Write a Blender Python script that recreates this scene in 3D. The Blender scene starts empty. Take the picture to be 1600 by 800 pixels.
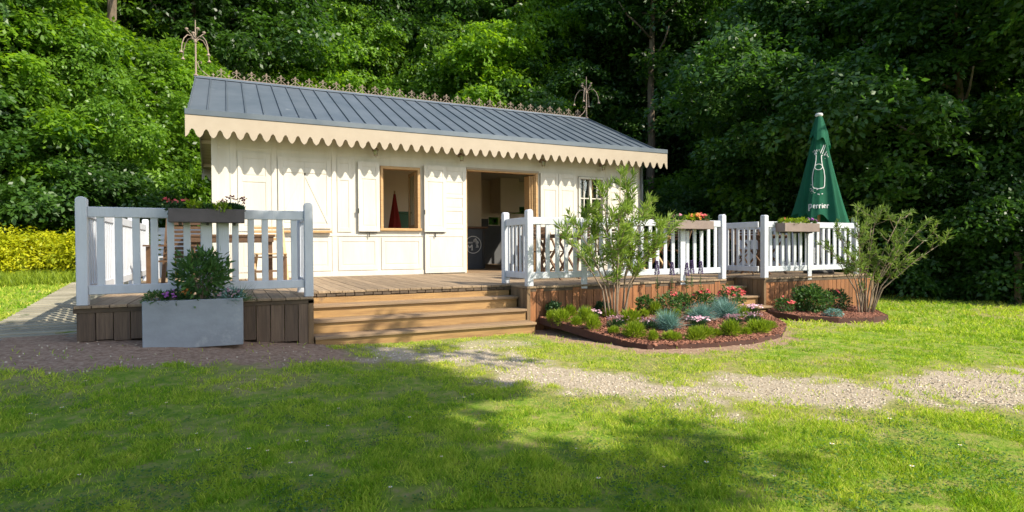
import bpy, math, random
import numpy as np
from mathutils import Vector, Matrix, Quaternion
from mathutils.bvhtree import BVHTree
R = math.radians
scene = bpy.context.scene
COL = scene.collection
# ------------------------------------------------------------------ camera, sky, sun, exposure
YAW, PITCH, ROLL, FPX = -0.45145, -0.0150, 0.00538, 914.96
CAM = Vector((-3.64691, -7.06395, 0.53431))
cy, sy, cp, sp = math.cos(YAW), math.sin(YAW), math.cos(PITCH), math.sin(PITCH)
r0 = Vector((cy, sy, 0)); f0 = Vector((-sy, cy, 0)); u0 = Vector((0, 0, 1))
fwd = f0 * cp + u0 * sp; upv = -f0 * sp + u0 * cp; down = -upv
cr, sr = math.cos(ROLL), math.sin(ROLL)
rx = r0 * cr + down * sr; dn = -r0 * sr + down * cr
M = Matrix((rx, -dn, -fwd)).transposed().to_4x4(); M.translation = CAM
cd = bpy.data.cameras.new('camera'); cam = bpy.data.objects.new('camera', cd); COL.objects.link(cam)
cam.matrix_world = M
cd.sensor_width = 36; cd.lens = FPX / 1600 * 36; cd.clip_start = 0.05; cd.clip_end = 900
scene.camera = cam
SUNV = Vector((0.7, -1.0, 1.1)).normalized()           # towards the sun
w = bpy.data.worlds.new('World'); scene.world = w; w.use_nodes = True
nt = w.node_tree; nt.nodes.clear()
out = nt.nodes.new('ShaderNodeOutputWorld'); bg = nt.nodes.new('ShaderNodeBackground'); sky = nt.nodes.new('ShaderNodeTexSky')
sky.sky_type = 'NISHITA'; sky.sun_disc = False
sky.sun_elevation = math.asin(SUNV.z); sky.sun_rotation = math.atan2(SUNV.x, SUNV.y)
sky.air_density = 1.0; sky.dust_density = 1.2
bg.inputs['Strength'].default_value = 0.15
nt.links.new(sky.outputs[0], bg.inputs[0]); nt.links.new(bg.outputs[0], out.inputs[0])
sd = bpy.data.lights.new('sun', 'SUN'); sd.energy = 4.0; sd.angle = R(0.55); sd.color = (1.0, 0.92, 0.76)
sun = bpy.data.objects.new('sun', sd); COL.objects.link(sun)
sun.rotation_euler = SUNV.to_track_quat('Z', 'Y').to_euler(); sun.location = (10, -12, 16)
scene.view_settings.view_transform = 'Standard'; scene.view_settings.look = 'None'
scene.view_settings.exposure = 0.9; scene.view_settings.gamma = 1.0
scene.view_settings.use_curve_mapping = False

# ------------------------------------------------------------------ helpers
def smooth(x): 
    x = np.clip(x, 0, 1); return x * x * (3 - 2 * x)
_L = np.random.default_rng(5).random((256, 256))
def vnoise(x, y, s=1.0, off=0):
    x = np.asarray(x) / s + 37.1 + off * 7.3; y = np.asarray(y) / s + 91.7 + off * 3.1
    xi = np.floor(x).astype(int); yi = np.floor(y).astype(int)
    fx = smooth(x - xi); fy = smooth(y - yi)
    g = lambda a, b: _L[a % 256, b % 256]
    return (g(xi, yi) * (1 - fx) + g(xi + 1, yi) * fx) * (1 - fy) + (g(xi, yi + 1) * (1 - fx) + g(xi + 1, yi + 1) * fx) * fy
def fbm(x, y, s, n=3, off=0):
    t = 0; a = 1; tot = 0
    for i in range(n):
        t = t + a * vnoise(x, y, s / 2 ** i, off + i); tot += a; a *= .55
    return t / tot

def mat(name, col, rough=.6, col2=None, var=None, scale=(6, 6, 6), grain=None, bump=0.0, bscale=40, metal=0.0,
        spec=0.4, transl=None, tfac=.35, rnd=0.0, rndcol=None, objrnd=0.0, stain=None, detail=5, bdist=.01):
    """noise-mixed principled material; rnd uses the per-piece 'rnd' attribute"""
    m = bpy.data.materials.new(name); m.use_nodes = True
    t = m.node_tree; t.nodes.clear(); N = t.nodes.new; Lk = t.links.new
    o = N('ShaderNodeOutputMaterial'); b = N('ShaderNodeBsdfPrincipled')
    b.inputs['Roughness'].default_value = rough; b.inputs['Metallic'].default_value = metal
    b.inputs['Specular IOR Level'].default_value = spec
    tc = N('ShaderNodeTexCoord'); mp = N('ShaderNodeMapping'); mp.inputs['Scale'].default_value = scale
    Lk(tc.outputs['Object'], mp.inputs['Vector'])
    c = (*col, 1); cur = None
    if col2 is not None:
        n = N('ShaderNodeTexNoise'); n.inputs['Scale'].default_value = 1.0; n.inputs['Detail'].default_value = detail
        n.inputs['Roughness'].default_value = .65
        Lk(mp.outputs[0], n.inputs['Vector'])
        rp = N('ShaderNodeValToRGB'); rp.color_ramp.elements[0].position = .34; rp.color_ramp.elements[1].position = .66
        rp.color_ramp.elements[0].color = c; rp.color_ramp.elements[1].color = (*col2, 1)
        Lk(n.outputs['Fac'], rp.inputs[0]); cur = rp.outputs[0]
    if rndcol is not None:
        at = N('ShaderNodeAttribute'); at.attribute_name = 'rnd'
        mx = N('ShaderNodeMix'); mx.data_type = 'RGBA'
        Lk(at.outputs['Fac'], mx.inputs['Factor'])
        if cur: Lk(cur, mx.inputs[6])
        else: mx.inputs[6].default_value = c
        mx.inputs[7].default_value = (*rndcol, 1); cur = mx.outputs[2]
    if stain is not None:      # (colour, scale, threshold)
        n2 = N('ShaderNodeTexNoise'); n2.inputs['Scale'].default_value = stain[1]; n2.inputs['Detail'].default_value = 8
        n2.inputs['Roughness'].default_value = .7
        Lk(tc.outputs['Object'], n2.inputs['Vector'])
        r2 = N('ShaderNodeValToRGB'); r2.color_ramp.elements[0].position = stain[2]; r2.color_ramp.elements[1].position = min(1, stain[2] + .12)
        Lk(n2.outputs['Fac'], r2.inputs[0])
        mx = N('ShaderNodeMix'); mx.data_type = 'RGBA'; Lk(r2.outputs[0], mx.inputs['Factor'])
        if cur: Lk(cur, mx.inputs[6])
        else: mx.inputs[6].default_value = c
        mx.inputs[7].default_value = (*stain[0], 1); cur = mx.outputs[2]
    if rnd or objrnd:
        h = N('ShaderNodeHueSaturation'); h.inputs['Color'].default_value = c
        if cur: Lk(cur, h.inputs['Color'])
        if rnd:
            at = N('ShaderNodeAttribute'); at.attribute_name = 'rnd'; src = at.outputs['Fac']; k = rnd
        else:
            oi = N('ShaderNodeObjectInfo'); src = oi.outputs['Random']; k = objrnd
        mr = N('ShaderNodeMapRange'); mr.inputs[3].default_value = 1 - k; mr.inputs[4].default_value = 1 + k
        Lk(src, mr.inputs[0]); Lk(mr.outputs[0], h.inputs['Value']); cur = h.outputs[0]
    if cur: Lk(cur, b.inputs['Base Color'])
    else: b.inputs['Base Color'].default_value = c
    if bump:
        nb = N('ShaderNodeTexNoise'); nb.inputs['Scale'].default_value = 1.0; nb.inputs['Detail'].default_value = 6
        mb = N('ShaderNodeMapping'); mb.inputs['Scale'].default_value = bscale if isinstance(bscale, tuple) else (bscale,) * 3
        Lk(tc.outputs['Object'], mb.inputs['Vector']); Lk(mb.outputs[0], nb.inputs['Vector'])
        bp = N('ShaderNodeBump'); bp.inputs['Strength'].default_value = bump; bp.inputs['Distance'].default_value = bdist
        Lk(nb.outputs['Fac'], bp.inputs['Height']); Lk(bp.outputs[0], b.inputs['Normal'])
    if transl is not None:
        tr = N('ShaderNodeBsdfTranslucent'); ms = N('ShaderNodeMixShader'); ms.inputs[0].default_value = tfac
        tr.inputs[0].default_value = (*transl, 1)
        if rndcol is not None or objrnd or rnd:
            at = N('ShaderNodeAttribute'); at.attribute_name = 'rnd'
            mr = N('ShaderNodeMapRange'); mr.inputs[3].default_value = .55; mr.inputs[4].default_value = 1.35
            Lk(at.outputs['Fac'], mr.inputs[0])
            h = N('ShaderNodeHueSaturation'); h.inputs['Color'].default_value = (*transl, 1); Lk(mr.outputs[0], h.inputs['Value'])
            Lk(h.outputs[0], tr.inputs[0])
        Lk(b.outputs[0], ms.inputs[1]); Lk(tr.outputs[0], ms.inputs[2]); Lk(ms.outputs[0], o.inputs[0])
    else:
        Lk(b.outputs[0], o.inputs[0])
    return m

def np_obj(name, V, F, m, parent=None, rnd=None, smoothf=False):
    me = bpy.data.meshes.new(name); me.from_pydata(np.asarray(V, dtype=float).tolist() if len(V) < 5000 else V, [], F)
    if rnd is not None:
        a = me.attributes.new('rnd', 'FLOAT', 'POINT'); a.data.foreach_set('value', np.asarray(rnd, dtype=np.float32))
    if m: me.materials.append(m)
    if smoothf: me.polygons.foreach_set('use_smooth', np.ones(len(me.polygons), dtype=bool))
    me.update()
    o = bpy.data.objects.new(name, me); COL.objects.link(o)
    if parent: o.parent = parent
    return o

class MB:
    """collects shapes into one mesh; every shape gets its own 'rnd' value"""
    def __init__(s, seed=1): s.v = []; s.f = []; s.r = []; s.rg = random.Random(seed); s.off = Vector((0, 0, 0))
    def add(s, vs, fs, r=None):
        n = len(s.v); s.v += [tuple(Vector(p) + s.off) for p in vs]; s.f += [tuple(i + n for i in f) for f in fs]
        s.r += [s.rg.random() if r is None else r] * len(vs); return s
    def box(s, x0, x1, y0, y1, z0, z1, r=None):
        return s.add([(x0, y0, z0), (x1, y0, z0), (x1, y1, z0), (x0, y1, z0), (x0, y0, z1), (x1, y0, z1), (x1, y1, z1), (x0, y1, z1)],
              [(0, 3, 2, 1), (4, 5, 6, 7), (0, 1, 5, 4), (1, 2, 6, 5), (2, 3, 7, 6), (3, 0, 4, 7)], r)
    def bar(s, a, b, wx, wy, up=(0, 0, 1), r=None):
        """box of section wx (sideways) by wy (along up) from a to b"""
        a = Vector(a); b = Vector(b); d = (b - a).normalized(); sd_ = d.cross(Vector(up))
        if sd_.length < 1e-4: sd_ = Vector((1, 0, 0))
        sd_.normalize(); u = sd_.cross(d).normalized(); sd_ *= wx / 2; u *= wy / 2
        return s.add([a - sd_ - u, a + sd_ - u, a + sd_ + u, a - sd_ + u, b - sd_ - u, b + sd_ - u, b + sd_ + u, b - sd_ + u],
              [(0, 3, 2, 1), (4, 5, 6, 7), (0, 1, 5, 4), (1, 2, 6, 5), (2, 3, 7, 6), (3, 0, 4, 7)], r)
    def tube(s, pts, rad, n=6, cap=True, r=None):
        pts = [Vector(p) for p in pts]; rads = rad if isinstance(rad, (list, tuple)) else [rad] * len(pts)
        vs = []; fs = []; prev = None
        for i, p in enumerate(pts):
            d = (pts[min(i + 1, len(pts) - 1)] - pts[max(i - 1, 0)])
            d = d.normalized() if d.length > 1e-9 else Vector((0, 0, 1))
            if prev is None:
                a = d.orthogonal().normalized()
            else:
                a = (prev - d * prev.dot(d)); a = a.normalized() if a.length > 1e-6 else d.orthogonal().normalized()
            prev = a; b = d.cross(a)
            for k in range(n):
                t = 2 * math.pi * k / n; vs.append(p + (a * math.cos(t) + b * math.sin(t)) * rads[i])
        for i in range(len(pts) - 1):
            for k in range(n):
                fs.append((i * n + k, i * n + (k + 1) % n, (i + 1) * n + (k + 1) % n, (i + 1) * n + k))
        if cap: fs.append(tuple(range(n - 1, -1, -1))); fs.append(tuple((len(pts) - 1) * n + k for k in range(n)))
        return s.add(vs, fs, r)
    def lathe(s, prof, c=(0, 0, 0), n=16, r=None):
        c = Vector(c); vs = []; fs = []
        for (rr, z) in prof:
            for k in range(n): t = 2 * math.pi * k / n; vs.append(c + Vector((rr * math.cos(t), rr * math.sin(t), z)))
        for i in range(len(prof) - 1):
            for k in range(n): fs.append((i * n + k, i * n + (k + 1) % n, (i + 1) * n + (k + 1) % n, (i + 1) * n + k))
        fs.append(tuple(range(n - 1, -1, -1))); fs.append(tuple((len(prof) - 1) * n + k for k in range(n)))
        return s.add(vs, fs, r)
    def prism(s, poly, axis, a, b, r=None):
        """poly = 2-D outline (counter-clockwise seen from the -axis side), extruded along axis from a to b"""
        n = len(poly)
        def P(p, t): return (t, p[0], p[1]) if axis == 'x' else ((p[0], t, p[1]) if axis == 'y' else (p[0], p[1], t))
        vs = [P(p, a) for p in poly] + [P(p, b) for p in poly]
        fs = [tuple(range(n)), tuple(range(2 * n - 1, n - 1, -1))] + [((i + 1) % n, i, n + i, n + (i + 1) % n) for i in range(n)]
        return s.add(vs, fs, r)
    def build(s, name, m, parent=None, bevel=0, smoothf=False, loc=None, fixn=False):
        o = np_obj(name, s.v, s.f, m, parent, s.r, smoothf)
        if fixn:
            import bmesh
            bm = bmesh.new(); bm.from_mesh(o.data); bmesh.ops.recalc_face_normals(bm, faces=bm.faces); bm.to_mesh(o.data); bm.free()
        if bevel:
            b = o.modifiers.new('bevel', 'BEVEL'); b.width = bevel; b.segments = 1; b.limit_method = 'ANGLE'; b.angle_limit = R(40)
        if loc: o.location = loc
        return o

def thing(name, label, cat, loc=(0, 0, 0), rz=0.0, group=None):
    o = bpy.data.objects.new(name, None); COL.objects.link(o); o.location = loc; o.rotation_euler = (0, 0, rz)
    o.empty_display_size = .1
    return tag(o, label, cat, group)
def tag(o, label, cat, group=None, kind=None):
    if label: o['label'] = label
    if cat: o['category'] = cat
    if group: o['group'] = group
    if kind: o['kind'] = kind
    return o
def struct(o): o['kind'] = 'structure'; return o
def dup(root, loc=None, rz=None, label=None, group=None, sc=None):
    r = root.copy(); COL.objects.link(r)
    if loc is not None: r.location = loc
    if rz is not None: r.rotation_euler = (0, 0, rz)
    if sc is not None: r.scale = (sc,) * 3 if not isinstance(sc, tuple) else sc
    if label: r['label'] = label
    if group: r['group'] = group
    for ch in list(root.children):
        c = ch.copy(); COL.objects.link(c); c.parent = r
        for g in list(ch.children):
            d = g.copy(); COL.objects.link(d); d.parent = c
    return r
ORD = ['first', 'second', 'third', 'fourth', 'fifth', 'sixth', 'seventh', 'eighth', 'ninth', 'tenth', 'eleventh', 'twelfth',
       'thirteenth', 'fourteenth', 'fifteenth', 'sixteenth', 'seventeenth', 'eighteenth', 'nineteenth', 'twentieth']

# ------------------------------------------------------------------ materials
whitepaint = mat('white_paint', (.64, .605, .53), .5, (.57, .535, .455), scale=(5, 5, .9), stain=((.40, .36, .28), 6, .69), bump=.15, bscale=(60, 60, 8))
railpaint = mat('rail_paint', (.57, .59, .63), .5, (.50, .52, .56), scale=(9, 9, 3), stain=((.34, .34, .30), 16, .66), bump=.2, bscale=(90, 90, 10), rnd=.03)
cream = mat('cream_paint', (.40, .335, .255), .55, (.37, .305, .23), scale=(3, 3, 3))
soffitm = mat('soffit_boards', (.55, .42, .28), .7, (.42, .31, .2), scale=(2, 12, 12))
zinc = mat('zinc', (.10, .125, .15), .48, (.14, .165, .19), scale=(1.6, 1.6, 1.6), metal=.35, bump=.05, bscale=12, rnd=.06, stain=((.33, .35, .36), 3, .64))
iron = mat('rusty_iron', (.24, .17, .13), .8, (.36, .28, .22), scale=(40, 40, 40))
tanwood = mat('oak_frame', (.52, .33, .15), .5, (.38, .22, .09), scale=(8, 8, 60), bump=.1, bscale=(60, 60, 8))
deckm = mat('deck_boards', (.33, .235, .145), .75, (.21, .15, .095), scale=(34, 1.6, 10), bump=.5, bscale=(160, 5, 40), rnd=.22, stain=((.13, .10, .075), 4, .62))
rampm = mat('ramp_boards', (.36, .32, .235), .8, (.24, .22, .16), scale=(1.6, 34, 10), bump=.5, bscale=(5, 160, 40), rnd=.2, stain=((.10, .12, .06), 3, .58))
skirtm = mat('skirt_boards', (.30, .125, .045), .65, (.17, .07, .03), scale=(34, 34, 2.2), bump=.4, bscale=(140, 140, 5), rnd=.25, stain=((.10, .055, .03), 5, .66))
greyskirt = mat('grey_skirt_boards', (.17, .115, .075), .75, (.09, .06, .042), scale=(34, 34, 2.2), bump=.5, bscale=(140, 140, 5), rnd=.25)
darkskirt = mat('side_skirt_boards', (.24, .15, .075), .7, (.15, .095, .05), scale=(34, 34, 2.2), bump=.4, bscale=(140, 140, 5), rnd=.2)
riserm = mat('riser_wood', (.42, .25, .095), .65, (.24, .135, .055), scale=(1.8, 30, 22), bump=.35, bscale=(5, 120, 120), rnd=.12, stain=((.16, .10, .06), 4, .64))
treadm = mat('tread_wood', (.34, .22, .12), .75, (.19, .13, .08), scale=(1.8, 34, 20), bump=.4, bscale=(5, 150, 100), rnd=.15, stain=((.13, .10, .07), 4, .62))
edgem = mat('deck_edge', (.12, .085, .055), .85, (.07, .05, .035), scale=(8, 30, 30))
teak = mat('teak', (.13, .07, .035), .6, (.08, .042, .02), scale=(20, 20, 20), rnd=.15)
paleteak = mat('pale_teak', (.50, .33, .16), .6, (.38, .24, .11), scale=(20, 20, 20), rnd=.15)
slate = mat('planter_slate', (.28, .30, .33), .55, (.22, .235, .26), scale=(3, 3, 5), stain=((.36, .37, .38), 2.4, .58), bump=.2, bscale=30)
boxm = mat('flower_box_resin', (.115, .095, .095), .6, (.085, .07, .07), scale=(6, 6, 6), bump=.1, bscale=60)
boxlit = mat('flower_box_resin_sunlit', (.25, .19, .165), .6, (.2, .15, .13), scale=(6, 6, 6), bump=.1, bscale=60)  # lighter copy of the box resin, sunlight put into its colour
beige = mat('interior_beige', (.84, .70, .55), .8, (.80, .66, .51), scale=(1, 1, 1))
dado = mat('interior_grey', (.11, .11, .115), .7, (.09, .09, .095), scale=(3, 3, 3))
barm = mat('bar_slate', (.055, .062, .072), .5, (.045, .05, .06), scale=(8, 8, 8))
chalk = mat('chalk_white', (.62, .62, .6), .8)
darkmetal = mat('dark_iron', (.04, .035, .03), .6)
glass = bpy.data.materials.new('glass'); glass.use_nodes = True
_t = glass.node_tree; _t.nodes.clear()
_o = _t.nodes.new('ShaderNodeOutputMaterial'); _a = _t.nodes.new('ShaderNodeBsdfTransparent'); _g = _t.nodes.new('ShaderNodeBsdfGlossy'); _m = _t.nodes.new('ShaderNodeMixShader')
_g.inputs['Roughness'].default_value = .02; _m.inputs[0].default_value = .12; _a.inputs[0].default_value = (.85, .9, .87, 1)
_t.links.new(_a.outputs[0], _m.inputs[1]); _t.links.new(_g.outputs[0], _m.inputs[2]); _t.links.new(_m.outputs[0], _o.inputs[0])
lampglass = mat('lamp_glass', (.75, .75, .68), .2, transl=(.8, .8, .7), tfac=.5)
umbm = mat('parasol_cloth', (.006, .105, .055), .9, (.004, .085, .043), scale=(5, 5, 5), bump=.25, bscale=14, transl=(.01, .2, .1), tfac=.15)
redcloth = mat('red_cloth', (.24, .02, .015), .9)
greencloth = mat('green_plastic', (.05, .13, .07), .6)
terracotta = mat('terracotta', (.62, .19, .07), .8, (.5, .14, .05), scale=(12, 12, 12))
corten = mat('edging_steel', (.085, .035, .024), .85, (.05, .024, .018), scale=(10, 10, 10))
def leafmat(name, a, b, t, tf=.42, rough=.5, objr=0.0, spec=.35):
    return mat(name, a, rough, rndcol=b, transl=t, tfac=tf, objrnd=objr, spec=spec)
leaf_mid = leafmat('leaf_mid', (.034, .10, .011), (.17, .30, .025), (.23, .44, .018), .42, objr=.2, rough=.42, spec=.5)
leaf_deep = leafmat('leaf_deep', (.016, .058, .011), (.075, .155, .022), (.09, .22, .016), .40, objr=.25, rough=.42, spec=.5)
leaf_yellow = leafmat('leaf_yellowgreen', (.06, .15, .010), (.19, .33, .02), (.32, .55, .015), .5, objr=.1)
leaf_hedge = leafmat('leaf_gold', (.20, .30, .01), (.70, .66, .02), (.6, .6, .01), .45)
leaf_ole = leafmat('leaf_oleander', (.10, .20, .035), (.34, .42, .08), (.34, .50, .06), .4)
leaf_ole2 = leafmat('leaf_oleander_dark', (.075, .15, .03), (.26, .34, .07), (.24, .36, .05), .38)
leaf_tuft = leafmat('leaf_tuft', (.14, .22, .015), (.30, .38, .02), (.3, .42, .02), .35)
leaf_fescue = leafmat('leaf_fescue', (.10, .22, .19), (.24, .40, .36), (.15, .3, .2), .2)
leaf_shrub = leafmat('leaf_shrub', (.02, .06, .02), (.06, .12, .04), (.06, .14, .03), .25)
leaf_flower = leafmat('leaf_flowerbed', (.03, .09, .02), (.09, .18, .04), (.1, .2, .03), .3)
leaf_lime = leafmat('leaf_lime', (.16, .25, .01), (.32, .42, .015), (.3, .42, .02), .35)
pet_pink = leafmat('petal_pink', (.62, .16, .26), (.75, .36, .45), (.7, .3, .35), .25)
pet_pale = leafmat('petal_palepink', (.62, .30, .42), (.78, .58, .62), (.7, .45, .5), .25)
pet_red = leafmat('petal_red', (.60, .05, .07), (.72, .16, .14), (.6, .1, .08), .25)
pet_darkred = leafmat('petal_darkred', (.16, .03, .04), (.30, .08, .08), (.2, .05, .05), .2)
pet_purple = leafmat('petal_purple', (.14, .08, .25), (.24, .16, .36), (.2, .12, .3), .25)
pet_magenta = leafmat('petal_magenta', (.38, .08, .42), (.55, .22, .55), (.5, .15, .5), .25)
pet_orange = leafmat('petal_orange', (.75, .22, .05), (.85, .4, .1), (.7, .3, .1), .25)
barkm = mat('bark', (.19, .14, .095), .9, (.10, .075, .05), scale=(12, 12, 2), bump=.8, bscale=(30, 30, 6), bdist=.03)
stemm = mat('shrub_stem', (.28, .21, .15), .8, (.18, .13, .09), scale=(20, 20, 10))
grassm = leafmat('grass_blades', (.14, .38, .009), (.78, .70, .14), (.44, .62, .014), .45, .6, spec=.25)

# ------------------------------------------------------------------ ground shape and masks
def gz(x, y):
    x = np.asarray(x, dtype=float); y = np.asarray(y, dtype=float)
    a = smooth((-1.7 - x) / 3.2) * smooth((y + 3.2) / 2.9)
    b = smooth((-4.7 - x) / 1.6) * smooth((y - 0.2) / 4.0)
    c = smooth((y - 12) / 25) * 1.5
    d = -.05 * smooth((x - 3) / 3)
    return -.585 + .25 * a + .26 * b + c + d + .018 * (fbm(x, y, 1.1, 2, 3) - .5) + .25 * (fbm(x, y, 9, 2, 8) - .5) * smooth((np.hypot(x + 1, y) - 9) / 8)
def segdist(x, y, pts):
    d = np.full(np.shape(x), 1e9)
    for (x0, y0), (x1, y1) in zip(pts[:-1], pts[1:]):
        dx, dy = x1 - x0, y1 - y0; t = np.clip(((x - x0) * dx + (y - y0) * dy) / (dx * dx + dy * dy), 0, 1)
        d = np.minimum(d, np.hypot(x - x0 - t * dx, y - y0 - t * dy))
    return d
def inpoly(x, y, poly):
    x = np.asarray(x); y = np.asarray(y); r = np.zeros(x.shape, bool); n = len(poly)
    for i in range(n):
        x0, y0 = poly[i]; x1, y1 = poly[(i + 1) % n]
        if y0 == y1: continue
        c = ((y0 > y) != (y1 > y)) & (x < (x1 - x0) * (y - y0) / (y1 - y0) + x0); r ^= c
    return r
GRAV = [(-2.1, -.9), (-1.35, -1.6), (-1.12, -2.35), (-.95, -3.05), (-.45, -3.6), (.3, -4.05), (1.2, -4.4), (2.4, -4.85), (5, -5.9)]
BED = [(.17, -.04), (.14, -.3), (.17, -.65), (.27, -1.25), (.40, -1.72), (.50, -1.92), (.84, -2.07), (1.28, -2.17), (1.84, -2.19), (2.50, -2.01), (3.15, -1.55), (3.5, -.95), (3.6, -.4), (3.62, -.04)]
def bedpos(x, y):      # spreads the planting towards the front of the bed
    k = 1 + .07 * min(1, max(0, (-y - .3) / 1.5)); return CAM.x + (x - CAM.x) * k, CAM.y + (y - CAM.y) * k
BED2 = [(4.45, -.14), (4.05, -.5), (4.1, -1.0), (4.5, -1.36), (5.1, -1.5), (5.65, -1.38), (6.1, -.9), (6.3, -.16)]
def masks(x, y):
    n1 = fbm(x, y, .55, 4, 11); n2 = fbm(x, y, .16, 3, 17); n3 = fbm(x, y, 1.6, 3, 23)
    gd = segdist(x, y, GRAV)
    grav = smooth((.62 - gd + (n1 - .5) * .95 + (n2 - .5) * .75) / .40)
    g2 = smooth((.55 - np.hypot(x + 1.0, (y + .9) * 1.1) + (n1 - .5) * .8) / .3) * .6
    grav = np.maximum(grav, g2)
    # trodden soil: under the left platform and round the beds
    dl = np.maximum(np.maximum(-7.2 - x, x + 2.35), np.maximum(-1.45 - y, y - .6))
    dirt = smooth((.05 - dl + (n1 - .5) * .55 + (n2 - .5) * .35) / .2)
    db = segdist(x, y, BED); db2 = segdist(x, y, BED2)
    dirt = np.maximum(dirt, smooth((.36 - db + (n1 - .5) * .5 + (n2 - .5) * .25) / .2) * (x < 2.6))
    dirt = np.maximum(dirt, smooth((.18 - np.minimum(db, db2) + (n1 - .5) * .3) / .15) * .8)
    dirt = np.maximum(dirt, .75 * smooth((.62 - np.hypot((x - 3.9) / 1.0, (y + .6) / .8) + (n1 - .5) * .4) / .2))
    dry = smooth((n3 - .49) / .14) * .55 + smooth((n2 - .60) / .1) * .35
    d_st = np.maximum(np.abs(x + 1.2) - 1.5, np.abs(y + .62) - .22)
    dry = np.maximum(dry, .5 * smooth((.1 - d_st + (n1 - .5) * .5) / .2))
    pth = smooth((.45 - np.abs(y - 7.3 - .1 * x) + (n1 - .5) * .5) / .25) * smooth((-6.0 - x) / .6)
    dirt = np.maximum(dirt, pth * .9)
    # grass is thin and yellowish near the gravel
    dry = np.maximum(dry, smooth((1.15 - gd + (n1 - .5) * .6) / .6) * .6)
    return np.clip(grav, 0, 1), np.clip(dirt, 0, 1), np.clip(dry, 0, 1)
def axis(a, b, step, far, grow=1.16):
    c = list(np.arange(a, b + 1e-6, step)); s = step
    while c[-1] < far: s *= grow; c.append(c[-1] + s)
    s = step
    while c[0] > -far: s *= grow; c.insert(0, c[0] - s)
    return np.array(c)
gxs = axis(-7.5, 8, .06, 260); gys = axis(-6.6, 2.2, .06, 260)
X, Y = np.meshgrid(gxs, gys); Z = gz(X, Y)
g_, d_, y_ = masks(X, Y)
Z = Z - .012 * d_ + .02 * (fbm(X, Y, .12, 3, 5) - .5) * (1 - .6 * g_) * (np.hypot(X, Y) < 14)
ny, nx = X.shape
idx = np.arange(nx * ny).reshape(ny, nx)
F = np.stack([idx[:-1, :-1], idx[:-1, 1:], idx[1:, 1:], idx[1:, :-1]], -1).reshape(-1, 4)
ground = np_obj('ground', np.stack([X, Y, Z], -1).reshape(-1, 3), F, None, smoothf=True)
for nm, arr in (('gravel', g_), ('dirt', d_), ('dry', y_)):
    a = ground.data.attributes.new(nm, 'FLOAT', 'POINT'); a.data.foreach_set('value', arr.reshape(-1).astype(np.float32))
gm = bpy.data.materials.new('ground'); gm.use_nodes = True
t = gm.node_tree; t.nodes.clear(); N = t.nodes.new; Lk = t.links.new
o_ = N('ShaderNodeOutputMaterial'); b_ = N('ShaderNodeBsdfPrincipled'); b_.inputs['Roughness'].default_value = .9; b_.inputs['Specular IOR Level'].default_value = .15
tc = N('ShaderNodeTexCoord')
def nz(s, d=6): 
    n = N('ShaderNodeTexNoise'); n.inputs['Scale'].default_value = s; n.inputs['Detail'].default_value = d; n.inputs['Roughness'].default_value = .7
    Lk(tc.outputs['Object'], n.inputs['Vector']); return n.outputs['Fac']
def ramp(src, stops):
    r = N('ShaderNodeValToRGB'); e = r.color_ramp.elements
    while len(e) < len(stops): e.new(.5)
    for k, (p, c) in enumerate(stops): e[k].position = p; e[k].color = (*c, 1)
    Lk(src, r.inputs[0]); return r.outputs[0]
def mixc(fac, a, b):
    m = N('ShaderNodeMix'); m.data_type = 'RGBA'; Lk(fac, m.inputs[0]); Lk(a, m.inputs[6]); Lk(b, m.inputs[7]); return m.outputs[2]
def attr(n): a = N('ShaderNodeAttribute'); a.attribute_name = n; return a.outputs['Fac']
gcol = ramp(nz(9), [(.3, (.08, .16, .012)), (.45, (.16, .26, .02)), (.57, (.27, .30, .06)), (.7, (.32, .25, .12))])
ycol = ramp(nz(14), [(.3, (.16, .16, .035)), (.5, (.30, .25, .10)), (.72, (.42, .34, .17))])
dcol = ramp(nz(22), [(.3, (.19, .115, .075)), (.5, (.33, .215, .145)), (.66, (.44, .31, .22)), (.76, (.5, .42, .34))])
vcol = ramp(nz(55), [(.3, (.26, .20, .13)), (.5, (.43, .355, .26)), (.7, (.58, .51, .40))])
c1 = mixc(attr('dry'), gcol, ycol); c2 = mixc(attr('dirt'), c1, dcol); c3 = mixc(attr('gravel'), c2, vcol)
Lk(c3, b_.inputs['Base Color'])
bp = N('ShaderNodeBump'); bp.inputs['Strength'].default_value = .8; bp.inputs['Distance'].default_value = .02
Lk(nz(45, 8), bp.inputs['Height']); Lk(bp.outputs[0], b_.inputs['Normal']); Lk(b_.outputs[0], o_.inputs[0])
ground.data.materials.append(gm); struct(ground)

# ------------------------------------------------------------------ timber deck
deck = thing('timber_deck', 'weathered plank terrace on board skirting round the white pavilion', 'deck', (0, 0, 0))
def boards_y(mb, x0, x1, y0, y1, z=0.0, w_=.142, th=.028, rg=None):
    rg = rg or random.Random(3); n = max(1, round((x1 - x0) / (w_ + .006))); ww = (x1 - x0) / n
    for i in range(n):
        dz = rg.uniform(-.002, .002)
        mb.box(x0 + i * ww + .003, x0 + (i + 1) * ww - .003, y0 + rg.uniform(-.004, .004), y1, z - th + dz, z + dz)
mb = MB(11)
boards_y(mb, -4.97, -2.80, -.30, 4.33)
boards_y(mb, -2.797, -.012, .50, 4.33)
boards_y(mb, -.009, 3.645, -.03, 4.33)
boards_y(mb, 3.65, 4.385, .50, 4.33)
boards_y(mb, 4.39, 7.28, -.13, 4.0)
boards_y(mb, -4.97, -3.93, 4.34, 6.2)
mb.build('deck_boards', deckm, deck, bevel=.003)
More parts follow.
